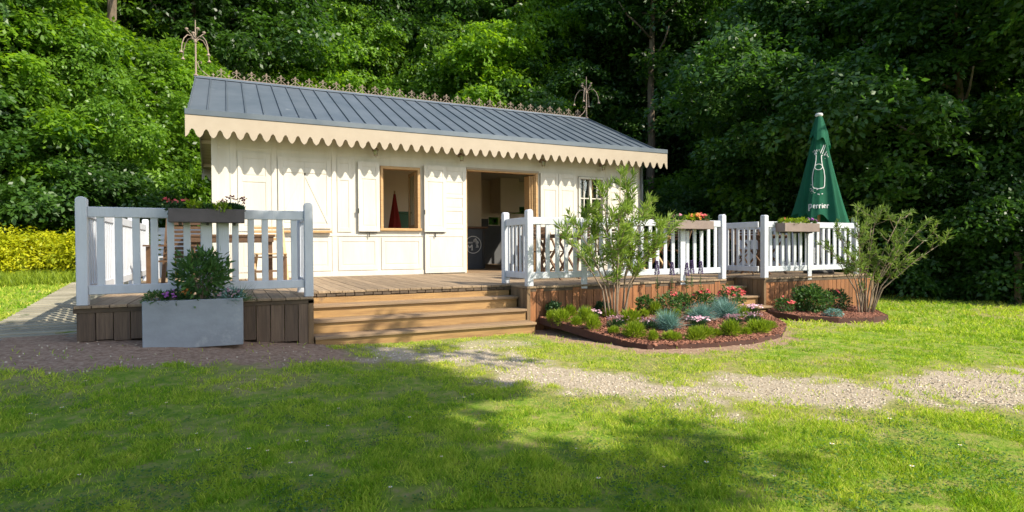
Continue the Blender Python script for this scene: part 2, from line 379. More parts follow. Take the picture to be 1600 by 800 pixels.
def skirt(name, m, segs, seed, w_=.142):
    s = MB(seed); rg = random.Random(seed)
    for (a, b, zb) in segs:
        a = Vector((*a, 0)); b = Vector((*b, 0)); L = (b - a).length; n = max(1, round(L / w_)); d = (b - a) / n
        for i in range(n):
            p = a + d * i + d.normalized() * .003; q = a + d * (i + 1) - d.normalized() * .003
            g = float(gz((p.x + q.x) / 2, (p.y + q.y) / 2))
            z0 = (g + .02 if zb is None else zb) + rg.uniform(-.012, .012) - .02
            off = rg.uniform(-.002, .002); nrm = Vector((d.y, -d.x, 0)).normalized()
            c0 = p + nrm * off; c1 = q + nrm * off
            s.bar((c0 + c1) / 2 + Vector((0, 0, z0)), (c0 + c1) / 2 + Vector((0, 0, -.034)), (q - p).length, .022, up=(nrm.x, nrm.y, 0))
    return s.build(name, m, deck, bevel=.002)
skirt('skirting', greyskirt, [((-4.94, -.255), (-2.82, -.255), None)], 21)['label'] = 'dark weathered board skirting'
skirt('skirting', skirtm, [((.02, .0), (3.63, .0), -.60)], 22, .115)['label'] = 'orange brown board skirting'
skirt('skirting', skirtm, [((4.42, -.10), (7.26, -.10), -.68)], 23, .115)['label'] = 'orange brown board skirting under the far terrace'
for q in [((.015, .52), (.015, .02), -.62), ((4.415, .9), (4.415, -.08), -.64), ((3.63, .03), (3.63, .9), -.64), ((7.26, -.08), (7.26, 3.9), -.7)]: skirt('skirting', darkskirt, [q], 24, .105)
for q in [((-4.94, 6.1), (-4.94, -.25), None), ((-2.82, -.25), (-2.82, .5), None), ((-2.8, .545), (-.02, .545), -.13), ((3.66, .545), (4.38, .545), -.13)]: skirt('skirting', greyskirt, [q], 25)
e = MB(3)
e.box(-4.975, -2.795, -.275, -.245, -.075, -.031); e.box(-.004, 3.65, -.012, .012, -.075, -.031); e.box(4.386, 7.285, -.115, -.09, -.08, -.031)
for i in range(24): e.box(-2.78 + i * .1165, -2.78 + i * .1165 + .108, .508, .535, -.062 - .006 * ((i * 7) % 3), -.031)
e.build('edge_board', edgem, deck, bevel=.003)
for bx_ in ((-.012, .045, -.022, .03, -.66, -.034), (4.385, 4.44, -.12, -.07, -.7, -.034), (-2.86, -2.80, -.275, -.22, -.56, -.034), (7.22, 7.29, -.12, -.06, -.75, -.034)):
    MB(4).box(*bx_).build('corner_post', darkskirt, deck, bevel=.004)

def steps(name, label, x0, x1, nsub):
    t_ = thing(name, label, 'steps', ((x0 + x1) / 2, .1, 0)); ox = (x0 + x1) / 2
    tr = [(-.15, .225), (-.30, -.045), (-.45, -.315)]; k = 0
    for (z, y) in tr:
        m_ = MB(40 + k); wide = [y, y + .15, y + .30]
        for a, b in zip(wide[:-1], wide[1:]): m_.box(x0 - ox + .004, x1 - ox - .004, a - .1 + .002, b - .1 - .002, z - .032, z)
        m_.build('tread', treadm, t_, bevel=.004); k += 1
    for (z1, z0, y) in [(-.078, -.152, .505), (-.184, -.302, .262), (-.334, -.452, -.008), (-.484, -.60, -.278)]:
        MB(60 + k).box(x0 - ox + .012, x1 - ox - .012, y - .1, y - .1 + .025, z0, z1).build('riser', riserm, t_); k += 1
    return t_
steps('wooden_steps', 'broad flight of wooden steps between the two railed terraces', -2.795, -.015, 1)
steps('wooden_steps', 'narrow wooden steps in the gap beyond the flower bed', 3.655, 4.385, 1)

# boardwalk ramp on the left
rp = MB(9); n = 42; rg = random.Random(8)
for i in range(n):
    ya = .02 + i * .146 - .36; z_ = -.40 + (.395) * min(1, (i + .5) / 34)
    rp.box(-7.6, -5.0, ya, ya + .139, z_ - .035 + rg.uniform(-.003, .003), z_ + rg.uniform(-.003, .003))
# left edge runs obliquely like the walk in the photograph
rp.v = [((-5.95 - max(0, (0.9 - v[1])) * 1.6 if v[0] < -6 else v[0]), v[1], v[2]) for v in rp.v]
rampo = rp.build('boardwalk_ramp', rampm, None, bevel=.003)
tag(rampo, 'grey weathered boardwalk ramp rising beside the left terrace', 'ramp')

# ------------------------------------------------------------------ railings
def post_mb(w_, h, dome, seed=1, z0=0):
    m_ = MB(seed); a = w_ / 2
    if dome == 'round':
        n = 8; prof = [(-a, z0), (a, z0)] + [(a * math.cos(math.pi * k / n), h - a * .75 + a * .75 * math.sin(math.pi * k / n)) for k in range(n + 1)]
        m_.prism(prof, 'y', -a, a)
    else:
        c = .014
        m_.box(-a, a, -a, a, z0, h - c)
        m_.add([(-a, -a, h - c), (a, -a, h - c), (a, a, h - c), (-a, a, h - c), (-a + c, -a + c, h), (a - c, -a + c, h), (a - c, a - c, h), (-a + c, a - c, h)],
               [(4, 5, 6, 7), (0, 1, 5, 4), (1, 2, 6, 5), (2, 3, 7, 6), (3, 0, 4, 7)])
    return m_
def railing(label, p0, p1, pitch, bw, posts, mids=(), dome='round', ph=1.05, pw=.092, rails=((.845, .945), (.10, .19)), group='white railings round the terrace', midw=.10, z0s=None, bth=.022):
    """posts/mids are distances along the run; all parts in the thing's own frame (x along the run)"""
    p0 = Vector((*p0, 0)); p1 = Vector((*p1, 0)); L = (p1 - p0).length; ang = math.atan2(p1.y - p0.y, p1.x - p0.x)
    t_ = thing('white_railing', label, 'railing', p0, ang, group)
    for k, d in enumerate(posts):
        o = post_mb(pw, ph, dome, k).build('post', railpaint, t_, bevel=.006 if dome == 'round' else .003, fixn=True); o.location = (d, 0, 0)
    xs = [0] + [d for d in posts if 0.05 < d < L - .05] + [L]
    for (a, b) in rails:
        m_ = MB(7); m_.box(.0 + pw / 2, L - pw / 2, -.022, .022, a, b); m_.build('top_rail' if a > .5 else 'bottom_rail', railpaint, t_, bevel=.005)
    for d in mids:
        o = MB(6).box(-midw / 2, midw / 2, -.036, -.024, -.06, rails[0][0] + .05).build('brace_board', railpaint, t_, bevel=.003); o.location = (d, 0, 0)
    n = max(1, round(L / pitch)); proto = None
    for i in range(1, n):
        d = i * L / n
        if any(abs(d - q) < pw * .6 for q in posts): continue
        if proto is None:
            proto = o = MB(5).box(-bw / 2, bw / 2, -bth / 2, bth / 2, rails[1][1] - .002, rails[0][0] + .002).build('baluster', railpaint, t_, bevel=.003)
        else:
            o = proto.copy(); COL.objects.link(o); o.parent = t_
        o.location = (d + random.Random(i * 31 + len(label)).uniform(-.004, .004), 0, 0); o.rotation_euler = (0, random.Random(i * 17).uniform(-.006, .006), 0)
    return t_
LX0, LX1, LY = -4.90, -2.845, -.235
railing('shaded white railing behind the grey planter, with the dark flower box', (LX0, LY), (LX1, LY), .1425, .064, [0, LX1 - LX0], [1.055, 1.215], ph=1.04)
railing('white railing along the left side of the terrace beside the boardwalk', (LX0, LY + .09), (LX0, 4.55), .118, .055, [1.55, 3.15, 4.72], ph=1.04, dome='flat')
railing('short white railing at the left end of the steps', (LX1, LY + .09), (LX1, .62), .118, .055, [.62], ph=1.0, dome='flat')
railing('short white railing at the right end of the broad steps', (.045, .77), (.045, .045), .118, .045, [0], ph=1.05)
railing('sunlit white railing behind the oleander and the flower bed', (.045, .02), (3.59, .02), .148, .062, [0, 3.545], [.87, 2.69], ph=1.05)
railing('short white railing beside the narrow steps', (4.44, .85), (4.44, .0), .118, .05, [0], ph=1.05, dome='flat')
railing('white railing of the far terrace under the green parasol', (4.44, -.08), (6.80, -.08), .148, .062, [0, 2.36], [1.08], ph=1.05, dome='flat')
railing('white railing on the far right side of the far terrace', (6.80, .02), (6.80, 2.6), .148, .062, [2.58], ph=1.05, dome='flat')
railing('white railing at the back of the terrace beyond the left gable', (-4.9, 6.1), (-3.98, 6.1), .13, .10, [0, .92], ph=.98, dome='flat')

# ------------------------------------------------------------------ pavilion
W0, W1, WY, WB = -3.89, 5.39, 4.34, 10.15
E0, E1, EY, EZ, RY, RZ = -4.254, 5.754, 3.84, 2.827, 7.25, 4.21
EB = 2 * RY - EY
pav = thing('pavilion', 'white timber pavilion with a zinc roof and scalloped cream fascia', 'building', (0, 0, 0))
zr = lambda y: RZ - (RZ - 2.735) / (RY - (EY + .11)) * abs(y - RY)     # roof plane height
SL = (RZ - 2.735) / (RY - (EY + .11))
T = .13
wl = MB(2)
def wseg(x0, x1, z0, z1): wl.box(x0, x1, WY, WY + T, z0, z1)
WT = zr(WY) - .05
wseg(W0, -.97, 0, WT); wseg(-.97, -.16, 0, .87); wseg(-.97, -.16, 2.14, WT); wseg(-.16, .83, 0, WT)
wseg(.83, 2.53, 2.19, WT); wseg(2.53, 3.56, 0, WT); wseg(3.56, 4.30, 2.15, WT); wseg(3.56, 4.30, 0, .30); wseg(4.30, W1, 0, WT)
wl.build('wall', whitepaint, pav)['label'] = 'sunlit white front wall'
ya, yb = WY + T, WB
g = MB(3); g.prism([(ya, -.02), (yb, -.02), (yb, zr(yb) - .05), (RY, RZ - .06), (ya, zr(ya) - .05)], 'x', W0, W0 + T); g.build('wall', whitepaint, pav, fixn=True)['label'] = 'left gable end wall'
g = MB(3)      # right gable end, with an unseen opening added to brighten the room
g.prism([(ya, 2.55), (yb, 2.55), (yb, zr(yb) - .05), (RY, RZ - .06), (ya, zr(ya) - .05)], 'x', W1 - T, W1)
g.box(W1 - T, W1, ya, 4.8, -.02, 2.548); g.box(W1 - T, W1, 9.6, yb, -.02, 2.548); g.box(W1 - T, W1, 4.8, 9.6, -.02, .3)
g.build('wall', whitepaint, pav, fixn=True)['label'] = 'right gable end wall'
g = MB(3)
for y in (4.8, 6.4, 8.0, 9.54): g.box(W1 - .09, W1 - .03, y, y + .06, .3, 2.548)
g.build('window_frame', tanwood, pav)  # posts dividing the added gable opening
# rear wall with small windows, and wide unseen openings added for light
bw = MB(4); BT = zr(WB) - .06
holes = [(3.82, 4.2, 1.25, 1.5), (4.62, 5.2, 1.62, 1.86), (-2.9, -1.5, 1.0, 2.0), (.2, 1.5, 1.5, 2.2)]
xs = sorted({W0 + T, W1 - T, *[h[0] for h in holes], *[h[1] for h in holes]})
for a, b in zip(xs[:-1], xs[1:]):
    z = -.02
    for h in sorted([h for h in holes if h[0] <= a and h[1] >= b], key=lambda h: h[2]):
        bw.box(a, b, WB - T, WB, z, h[2]); z = h[3]
    bw.box(a, b, WB - T, WB, z, BT)
bw.build('wall', beige, pav)['label'] = 'rear wall'
# interior
MB(5).box(W0 + T, W1 - T, WY + .001, WB - T, -.03, .002).build('floor', treadm, pav)
it = MB(6); it.box(W0 + T, 2.42, 7.30, 7.38, 0.01, 2.9); it.box(1.62, 1.70, 7.38, WB - T, .01, 2.9); it.build('partition', beige, pav)
it = MB(7); it.box(1.72, 3.80, WB - T - .02, WB - T - .001, .01, 1.44); it.box(4.22, W1 - T, WB - T - .02, WB - T - .001, .01, 1.44); it.box(3.80, 4.22, WB - T - .02, WB - T - .001, .01, 1.22)
it.build('dado', dado, pav)
it = MB(8); it.box(3.86, 4.5, 9.2, 9.95, 1.62, 2.75); it.build('cupboard', beige, pav)
it = MB(8); it.box(W0 + T, W1 - T, WY + T, WB - T, 2.66, 2.70); it.build('ceiling', whitepaint, pav)
MB(8).box(-.86, -.80, 5.2, 7.2, .01, 2.6).build('partition', beige, pav)

# roof: two pitched slabs with standing seams, ridge cap, verge trims
for sgn, nm in ((-1, 'front'), (1, 'rear')):
    rb = MB(5); ye = RY + sgn * (RY - EY - .09)
    ex = .012
    a, b = E0 + .01, E1 - .01
    rb.prism([(ye, zr(ye)), (RY, RZ), (RY, RZ - .05), (ye, zr(ye) - .05)] if sgn < 0 else [(ye, zr(ye) - .05), (RY, RZ - .05), (RY, RZ), (ye, zr(ye))][::-1], 'x', a, b, r=.5)
    ns = 33; p_ = (b - a) / ns
    for i in range(ns + 1):
        x = a + p_ * i; x = min(max(x, a + .014), b - .014); hh = .032 if 0 < i < ns else .045
        y0_ = ye + .03 * -sgn; y1_ = RY + sgn * .05
        rb.add([(x - .011, y0_, zr(y0_)), (x + .011, y0_, zr(y0_)), (x + .011, y1_, zr(y1_)), (x - .011, y1_, zr(y1_)),
                (x - .008, y0_, zr(y0_) + hh), (x + .008, y0_, zr(y0_) + hh), (x + .008, y1_, zr(y1_) + hh), (x - .008, y1_, zr(y1_) + hh)],
               [(0, 3, 2, 1), (4, 5, 6, 7), (0, 1, 5, 4), (1, 2, 6, 5), (2, 3, 7, 6), (3, 0, 4, 7)], r=.2)
    # separate pans so that each one shades a little differently
    for i in range(ns):
        x0_ = a + p_ * i + .016; x1_ = a + p_ * (i + 1) - .016; rr = rb.rg.random()
        y0_ = ye + .01 * -sgn; y1_ = RY + sgn * .06
        rb.add([(x0_, y0_, zr(y0_) + .004), (x1_, y0_, zr(y0_) + .004), (x1_, y1_, zr(y1_) + .004), (x0_, y1_, zr(y1_) + .004)], [(0, 1, 2, 3) if sgn < 0 else (3, 2, 1, 0)], r=rr)
    rb.build('roof', zinc, pav, fixn=False)['label'] = 'standing seam zinc ' + nm + ' slope'
rc = MB(2); rc.prism([(RY - .07, RZ - .01), (RY - .02, RZ + .045), (RY + .02, RZ + .045), (RY + .07, RZ - .01)], 'x', E0, E1); rc.build('ridge_cap', zinc, pav, fixn=True)
for sgn in (-1, 1):
    yf = RY + sgn * (RY - EY); y2 = yf - sgn * .10
    g = MB(3); g.box(E0 - .006, E1 + .006, min(yf, y2), max(yf, y2), 2.728, EZ); g.build('gutter', zinc, pav, bevel=.006)
# soffit boards with rafters, gable overhangs
sf = MB(4)
for sgn in (-1, 1):
    for (a, b) in ((E0 + .03, E1 - .03),):
        ya, yb = RY + sgn * (RY - EY - .1), RY
        sf.add([(a, ya, zr(ya) - .065), (b, ya, zr(ya) - .065), (b, yb, zr(yb) - .065), (a, yb, zr(yb) - .065)], [(3, 2, 1, 0)])
    for x in list(np.arange(W0 + .3, W1, .9)): sf.bar((x, RY + sgn * (RY - EY - .12), zr(EY + .12) - .10), (x, RY + sgn * (RY - WY - .02), zr(WY) - .10), .05, .07)
for y in (4.1, 5.2, 6.3, 7.25, 8.3, 9.3, 10.3):
    for (a, b) in ((E0 + .035, W0 - .002), (W1 + .002, E1 - .035)): sf.bar((a, y, zr(y) - .12), (b, y, zr(y) - .12), .06, .09)
sf.build('soffit', soffitm, pav)
for x in (E0 + .012, E1 - .032):
    bg = MB(5)
    for sgn in (-1, 1):
        y0_ = RY + sgn * (RY - EY - .11); bg.add([(x, y0_, zr(y0_) - .19), (x + .02, y0_, zr(y0_) - .19), (x + .02, RY, RZ - .19), (x, RY, RZ - .19), (x, y0_, zr(y0_) - .052), (x + .02, y0_, zr(y0_) - .052), (x + .02, RY, RZ - .052), (x, RY, RZ - .052)],
               [(0, 3, 2, 1), (4, 5, 6, 7), (0, 1, 5, 4), (1, 2, 6, 5), (2, 3, 7, 6), (3, 0, 4, 7)])
    bg.build('bargeboard', cream, pav)
# scalloped fascia: pointed lobes, stepped notches
def scallop(L, n, ztop, ztip, znotch):
    p_ = L / n; pts = []
    tl = [(0, 0), (.11, .11), (.21, .29), (.285, .52), (.325, .74), (.34, .81), (.385, .82), (.40, .93), (.445, .985), (.5, 1.0)]
    for i in range(n):
        for (u_, h_) in tl: pts.append(((i + u_) * p_, ztip + (znotch - ztip) * h_))
        for (u_, h_) in reversed(tl[1:-1]): pts.append(((i + 1 - u_) * p_, ztip + (znotch - ztip) * h_))
    pts.append((L, ztip)); return pts
def fascia(L, n, ztop=2.727, ztip=2.365, znotch=2.505, th=.022):
    low = scallop(L, n, ztop, ztip, znotch); vs = []; fs = []; k = len(low)
    for y in (0, th):
        for (x, z) in low: vs.append((x, y, z))
        for (x, z) in low: vs.append((x, y, ztop))
    for i in range(k - 1):
        fs.append((i, i + 1, k + i + 1, k + i)); fs.append((2 * k + i + 1, 2 * k + i, 3 * k + i, 3 * k + i + 1))
        fs.append((i + 1, i, 2 * k + i, 2 * k + i + 1)); fs.append((k + i, k + i + 1, 3 * k + i + 1, 3 * k + i))
    fs.append((0, k, 3 * k, 2 * k)); fs.append((2 * k - 1, k - 1, 3 * k - 1, 4 * k - 1))
    return MB(1).add(vs, fs, r=.5)
o = fascia(E1 - E0, 49).build('scalloped_fascia', cream, pav); o.location = (E0, EY + .012, 0)
o2 = o.copy(); COL.objects.link(o2); o2.parent = pav; o2.location = (E0, EB - .034, 0)
# cresting along the ridge
def crest_big():
    m_ = MB(2); rr = .0068
    m_.tube([(0, 0, -.02), (0, 0, .215)], rr, 5)
    m_.box(-.03, .03, -.004, .004, .168, .181); m_.box(-.016, .016, -.004, .004, .193, .205)
    for s in (-1, 1):
        m_.tube([(s * x, 0, z) for x, z in ((.10, 0), (.085, .03), (.045, .06), (.012, .10))], rr, 4)
        m_.tube([(s * x, 0, z) for x, z in ((0, .12), (.03, .155), (.065, .16), (.085, .13), (.07, .105), (.052, .118))], rr * .9, 4)
    return m_
def crest_small():
    m_ = MB(2); m_.tube([(0, 0, -.02), (0, 0, .10)], .008, 5); m_.box(-.028, .028, -.005, .005, .055, .07); return m_
zc = RZ + .045
pb = ps = None
for i in range(32):
    x = -3.74 + i * .305 - .0
    if x > 5.5: break
    if pb is None: o = pb = crest_big().build('cresting_ornament', iron, pav)
    else: o = pb.copy(); COL.objects.link(o); o.parent = pav
    o.location = (x, RY, zc)
    if ps is None: o = ps = crest_small().build('cresting_finial', iron, pav)
    else: o = ps.copy(); COL.objects.link(o); o.parent = pav
    o.location = (x - .1525, RY, zc)
MB(3).box(E0 + .1, E1 - .1, RY - .008, RY + .008, zc - .004, zc + .012).build('cresting_rail', iron, pav)
def spire(x, rz):
    m_ = MB(4)
    m_.tube([(0, 0, -.05), (0, 0, .75), (0, 0, 1.2)], [.02, .016, .008], 7)
    m_.lathe([(.02, 0), (.05, .01), (.05, .03), (.02, .05)], n=10)
    m_.lathe([(.016, .70), (.034, .73), (.034, .77), (.016, .80)], n=8)
    for k in range(4):
        a = math.pi / 4 + k * math.pi / 2; c, s = math.cos(a), math.sin(a)
        arc = [(0, .74), (.10, .83), (.20, .82), (.29, .72), (.34, .58), (.355, .44)]
        m_.tube([(r_ * c, r_ * s, z) for r_, z in arc], .0095, 5)
        m_.off = Vector((.357 * c, .357 * s, .42)); m_.lathe([(.045, -.02), (.03, 0), (.012, .03)], n=7); m_.off = Vector((0, 0, 0))
    for k in range(4):
        a = k * math.pi / 2 + .3; c, s = math.cos(a), math.sin(a)
        m_.tube([(r_ * c, r_ * s, z) for r_, z in ((0, .76), (.05, .84), (.12, .90), (.165, .95))], .009, 5)
        m_.off = Vector((.17 * c, .17 * s, .945)); m_.lathe([(.012, -.01), (.035, .02), (.03, .045)], n=7); m_.off = Vector((0, 0, 0))
    sg = 1 if x < 0 else -1
    m_.tube([(sg * u_, 0, z) for u_, z in ((.30, 0), (.22, .05), (.12, .13), (.05, .22), (.035, .30), (.07, .34), (.11, .32), (.10, .285))], .009, 5)
    o = m_.build('ridge_spire', iron, pav); o.location = (x, RY, RZ + .03); return o
spire(E0 + .03, 0); spire(E1 - .05, 0)

# joinery on the front wall (x, z in wall coordinates; y0 is how far it stands proud)
def framed(name, x0, x1, z0, z1, panels, proud=.035, back=0.0, st=.075, m=whitepaint, rec=.009, parent=None, louvre=False, ledge=True):
    """door leaf or shutter: a raised frame round recessed panels"""
    m_ = MB(2); yb = WY - back - .002; yf = yb - proud
    m_.box(x0, x1, yf + rec, yb, z0, z1)
    m_.box(x0, x0 + st, yf, yf + rec - .001, z0, z1); m_.box(x1 - st, x1, yf, yf + rec - .001, z0, z1)
    zz = sorted(panels)
    edges = [z0] + [v for pr in zz for v in pr] + [z1]
    for a, b in zip(edges[0::2], edges[1::2]):
        if b - a > .003: m_.box(x0 + st, x1 - st, yf, yf + rec - .001, a, b)
    for (a, b) in zz:
        i_ = .025
        if x1 - x0 > .3 and b - a > .12: m_.box(x0 + st + i_, x1 - st - i_, yf + rec - .005, yf + rec - .001, a + i_, b - i_)
    o = m_.build(name, m, parent or pav, bevel=.003)
    return o
# wall framing and panels, left part
wp = MB(6)
for (x0, x1) in ((W0, W0 + .10), (-3.60, -3.50), (-2.93, -2.84), (-1.88, -1.79), (4.33, 4.42), (W1 - .1, W1)): wp.box(x0, x1, WY - .010, WY, .0, 2.62)
for (a, b) in ((2.56, 2.66), (2.28, 2.33)): wp.box(W0 + .1, W1 - .1, WY - .007, WY, a, b)
wp.box(W0 + .1, -.08, WY - .016, WY, .76, .80); wp.box(W0 + .1, -.08, WY - .013, WY, .0, .09)
wp.build('wall_trim', whitepaint, pav, bevel=.003)
framed('wall_panel', -3.48, -2.95, .84, 2.24, [(.92, 1.72), (1.82, 2.14)], .014)
framed('wall_panel', -1.78, -1.52, .84, 2.24, [(.92, 1.82), (1.92, 2.14)], .014, st=.05)
for (a, b) in ((-3.78, -3.62), (-3.48, -2.95), (-2.82, -1.9), (-1.77, -1.02), (-.95, -.14)): framed('wall_panel', a, b, .11, .74, [(.2, .66)], .012, st=.06)
# closed hatch with diagonal battens and its oak ledge
h = framed('hatch', -2.82, -1.9, .90, 2.20, [(.98, 1.92), (2.0, 2.13)], .026)
hb = MB(3); hb.bar((-2.78, WY - .029, 1.0), (-2.36, WY - .029, 1.92), .006, .05, up=(1, 0, .4)); hb.bar((-1.94, WY - .029, 1.0), (-2.36, WY - .029, 1.92), .006, .05, up=(1, 0, -.4))
hb.box(-2.365, -2.355, WY - .032, WY - .026, .98, 2.13)
hb.build('batten', whitepaint, h)
MB(3).box(-2.80, -1.9, WY - .10, WY - .03, .82, .862).build('sill', tanwood, pav, bevel=.004)
# shutters
def shutter(x0, x1, z0=.85, z1=2.19, back=.03, pn=((.95, 1.86), (1.95, 2.1))):
    o = framed('shutter', x0, x1, z0, z1, list(pn), .032, back=back, st=.07)
    hg = MB(4)
    for z in (z0 + .35,): hg.box(x0 - .012, x0 + .012, WY - back - .05, WY - back - .036, z, z + .09)
    hg.box(x0 + .02, x1 - .05, WY - back - .02, WY - back - .004, z0 - .022, z0 - .004)
    hg.box((x0 + x1) / 2 - .008, (x0 + x1) / 2 + .008, WY - back - .03, WY - back - .015, z0 - .11, z0 - .02)
    hg.build('hinge', darkmetal, o); return o
shutter(-1.40, -.99)
dl = framed('door', -.08, .815, .02, 2.19, [(.12, .76), (.90, .92), (1.0, 1.28), (1.34, 1.55), (1.61, 1.88), (1.96, 2.1)], .03, back=.02, st=.085)
shutter(-.10, .36, back=.055)
for a, b in ((2.57, 3.02), (3.03, 3.48)): shutter(a, b, .02, 2.17, back=.02, pn=((.12, .8), (.9, 1.8), (1.9, 2.08)))
for a, b in ((4.36, 4.78), (4.79, 5.2)): shutter(a, b, .30, 2.15, back=.02, pn=((.4, .9), (1.0, 1.8), (1.9, 2.06)))
# window with its inward swung sash
def wframe(x0, x1, z0, z1, name='window_frame', th=.055, sill=True, d0=.03, d1=.11, m=None):
    f = MB(3); y0, y1 = WY - d0, WY + d1
    f.box(x0, x0 + th, y0, y1, z0, z1); f.box(x1 - th, x1, y0, y1, z0, z1); f.box(x0 + th, x1 - th, y0, y1, z1 - th, z1)
    if sill: f.box(x0 - .02, x1 + .02, y0 - .04, y1, z0 - .05, z0)
    return f.build(name, m or tanwood, pav, bevel=.004)
wf = wframe(-.965, -.165, .92, 2.135)
s_ = MB(4)
sx0, sx1 = -.235, -.20
for yy in (WY + .12, WY + .55): s_.box(sx0, sx1, yy, yy + .05, .94, 2.07)
s_.box(sx0, sx1, WY + .17, WY + .55, .94, 1.0); s_.box(sx0, sx1, WY + .17, WY + .55, 2.01, 2.07)
so = s_.build('window_sash', tanwood, pav, bevel=.003)
MB(1).box(sx0 + .014, sx0 + .018, WY + .17, WY + .55, 1.0, 2.01).build('pane', glass, so)
df = MB(3); df.box(.832, .85, WY - .004, WY + .11, .003, 2.185); df.box(2.465, 2.525, WY - .015, WY + .11, .003, 2.185); df.box(.85, 2.465, WY - .015, WY + .11, 2.13, 2.185)
df.build('door_frame', tanwood, pav, bevel=.004)
MB(2).box(.83, 2.53, WY - .045, WY - .018, 2.16, 2.20).build('door_track', cream, pav)
fd = MB(5)
for i in range(3): fd.box(2.36 + i * .038, 2.36 + i * .038 + .03, WY + .08 - .03 * i, WY + .34, .02, 2.11)
fd.build('folding_door', tanwood, pav, bevel=.004)
wframe(3.57, 4.29, .32, 2.14, th=.05, m=whitepaint)
wb = MB(3)
for x in (3.92,): wb.box(x - .03, x + .03, WY + .01, WY + .06, .32, 2.08)
for x in (3.75, 4.1): wb.box(x - .01, x + .01, WY + .02, WY + .05, .32, 2.08)
for z in (.75, 1.2, 1.65): wb.box(3.63, 4.23, WY + .022, WY + .048, z - .012, z + .012)
wbo = wb.build('glazing_bars', whitepaint, pav); MB(1).box(3.63, 4.23, WY + .07, WY + .074, .32, 2.08).build('pane', glass, wbo)
dpipe = MB(2); dpipe.tube([(W1 - .05, WY - .05, .05), (W1 - .05, WY - .05, 2.5), (W1 + .0, WY - .2, 2.66), (W1, EY + .12, 2.72)], .035, 10); dpipe.build('downpipe', zinc, pav, smoothf=True)

# wall lanterns under the eaves
def lantern():
    t_ = thing('wall_lantern', 'small clear glass lantern under the eaves left of the open window', 'lantern', (-1.08, WY - .14, 2.35), 0, 'lanterns under the eaves')
    m_ = MB(2); m_.tube([(0, .13, .09), (0, .06, .13), (0, 0, .10)], .008, 6); m_.lathe([(.02, .10), (.062, .075), (.066, .06)], n=10); m_.box(-.03, .03, .118, .138, .05, .13)
    m_.lathe([(.035, -.05), (.04, -.035)], n=10)
    for k in range(4):
        a = k * math.pi / 2 + .4; m_.tube([(.058 * math.cos(a), .058 * math.sin(a), .06), (.038 * math.cos(a), .038 * math.sin(a), -.04)], .004, 4)
    m_.build('bracket', iron, t_)
    MB(1).lathe([(.036, -.036), (.052, .058)], n=12).build('glass_shade', glass, t_)
    MB(1).lathe([(.008, -.075), (.024, -.06), (.03, -.045), (.022, -.035)], n=10).build('lamp_bulb', lampglass, t_, smoothf=True)
    return t_
l0 = lantern()
for x, lb in ((.68, 'small glass lantern under the eaves left of the open doorway'), (2.59, 'small glass lantern under the eaves right of the open doorway'), (4.17, 'small glass lantern under the eaves above the oleander')):
    dup(l0, (x, WY - .14, 2.35), 0, lb)

# bar counter with a round emblem
bar = thing('bar_counter', 'dark slate grey bar counter with a white round emblem inside the doorway', 'counter', (1.2, 6.5, 0))
MB(2).box(-1.3, .86, -.25, .3, .0, 1.0).build('counter_front', barm, bar, bevel=.01)
MB(2).box(-1.35, .93, -.32, .36, 1.0, 1.045).build('counter_top', teak, bar, bevel=.005)
MB(2).box(.80, .87, -.262, -.252, .02, .98).build('corner_trim', darkmetal, bar)
em = MB(3); R0 = .215; n = 40; ey = -.262
for k in range(n):
    a, b = 2 * math.pi * k / n, 2 * math.pi * (k + 1) / n
    em.add([(R0 * math.cos(a), ey, R0 * math.sin(a)), (R0 * math.cos(b), ey, R0 * math.sin(b)), ((R0 - .017) * math.cos(b), ey, (R0 - .017) * math.sin(b)), ((R0 - .017) * math.cos(a), ey, (R0 - .017) * math.sin(a))], [(0, 1, 2, 3)])
def quad(x0, z0, x1, z1, w_):
    d = Vector((x1 - x0, 0, z1 - z0)).normalized(); p = Vector((-d.z, 0, d.x)) * w_ / 2
    a, b = Vector((x0, ey, z0)), Vector((x1, ey, z1)); em.add([a - p, b - p, b + p, a + p], [(0, 1, 2, 3)])
for s in ((-.15, -.13, -.15, .0), (-.15, 0, -.09, -.075), (-.09, -.075, -.03, 0), (-.03, 0, -.03, -.13)): quad(*s, .028)
quad(-.17, -.13, -.125, -.13, .014); quad(-.055, -.13, -.005, -.13, .014)
for k in range(3):
    x = -.15 + k * .05
    quad(x, .03, x, .075, .012); quad(x + .026, .03, x + .026, .075, .012); quad(x, .053 if k != 1 else .075, x + .026, .053 if k != 1 else .03, .01)
def disc(cx, cz, r_, n=10):
    em.add([(cx + r_ * math.cos(2 * math.pi * k / n), ey, cz + r_ * math.sin(2 * math.pi * k / n)) for k in range(n)], [tuple(range(n))])
for cx, cz, r_ in ((.035, .10, .034), (.06, .125, .03), (.075, .09, .032), (.02, .08, .022), (.11, .07, .026), (.125, .05, .022), (.10, .045, .02)): disc(cx, cz, r_)
quad(.055, .09, .10, -.05, .012); quad(.115, .05, .105, -.05, .012); quad(.065, -.06, .145, -.06, .012); quad(.12, .0, .135, -.055, .012)
emo = em.build('round_emblem', chalk, bar); emo.location = (.55, 0, .60)

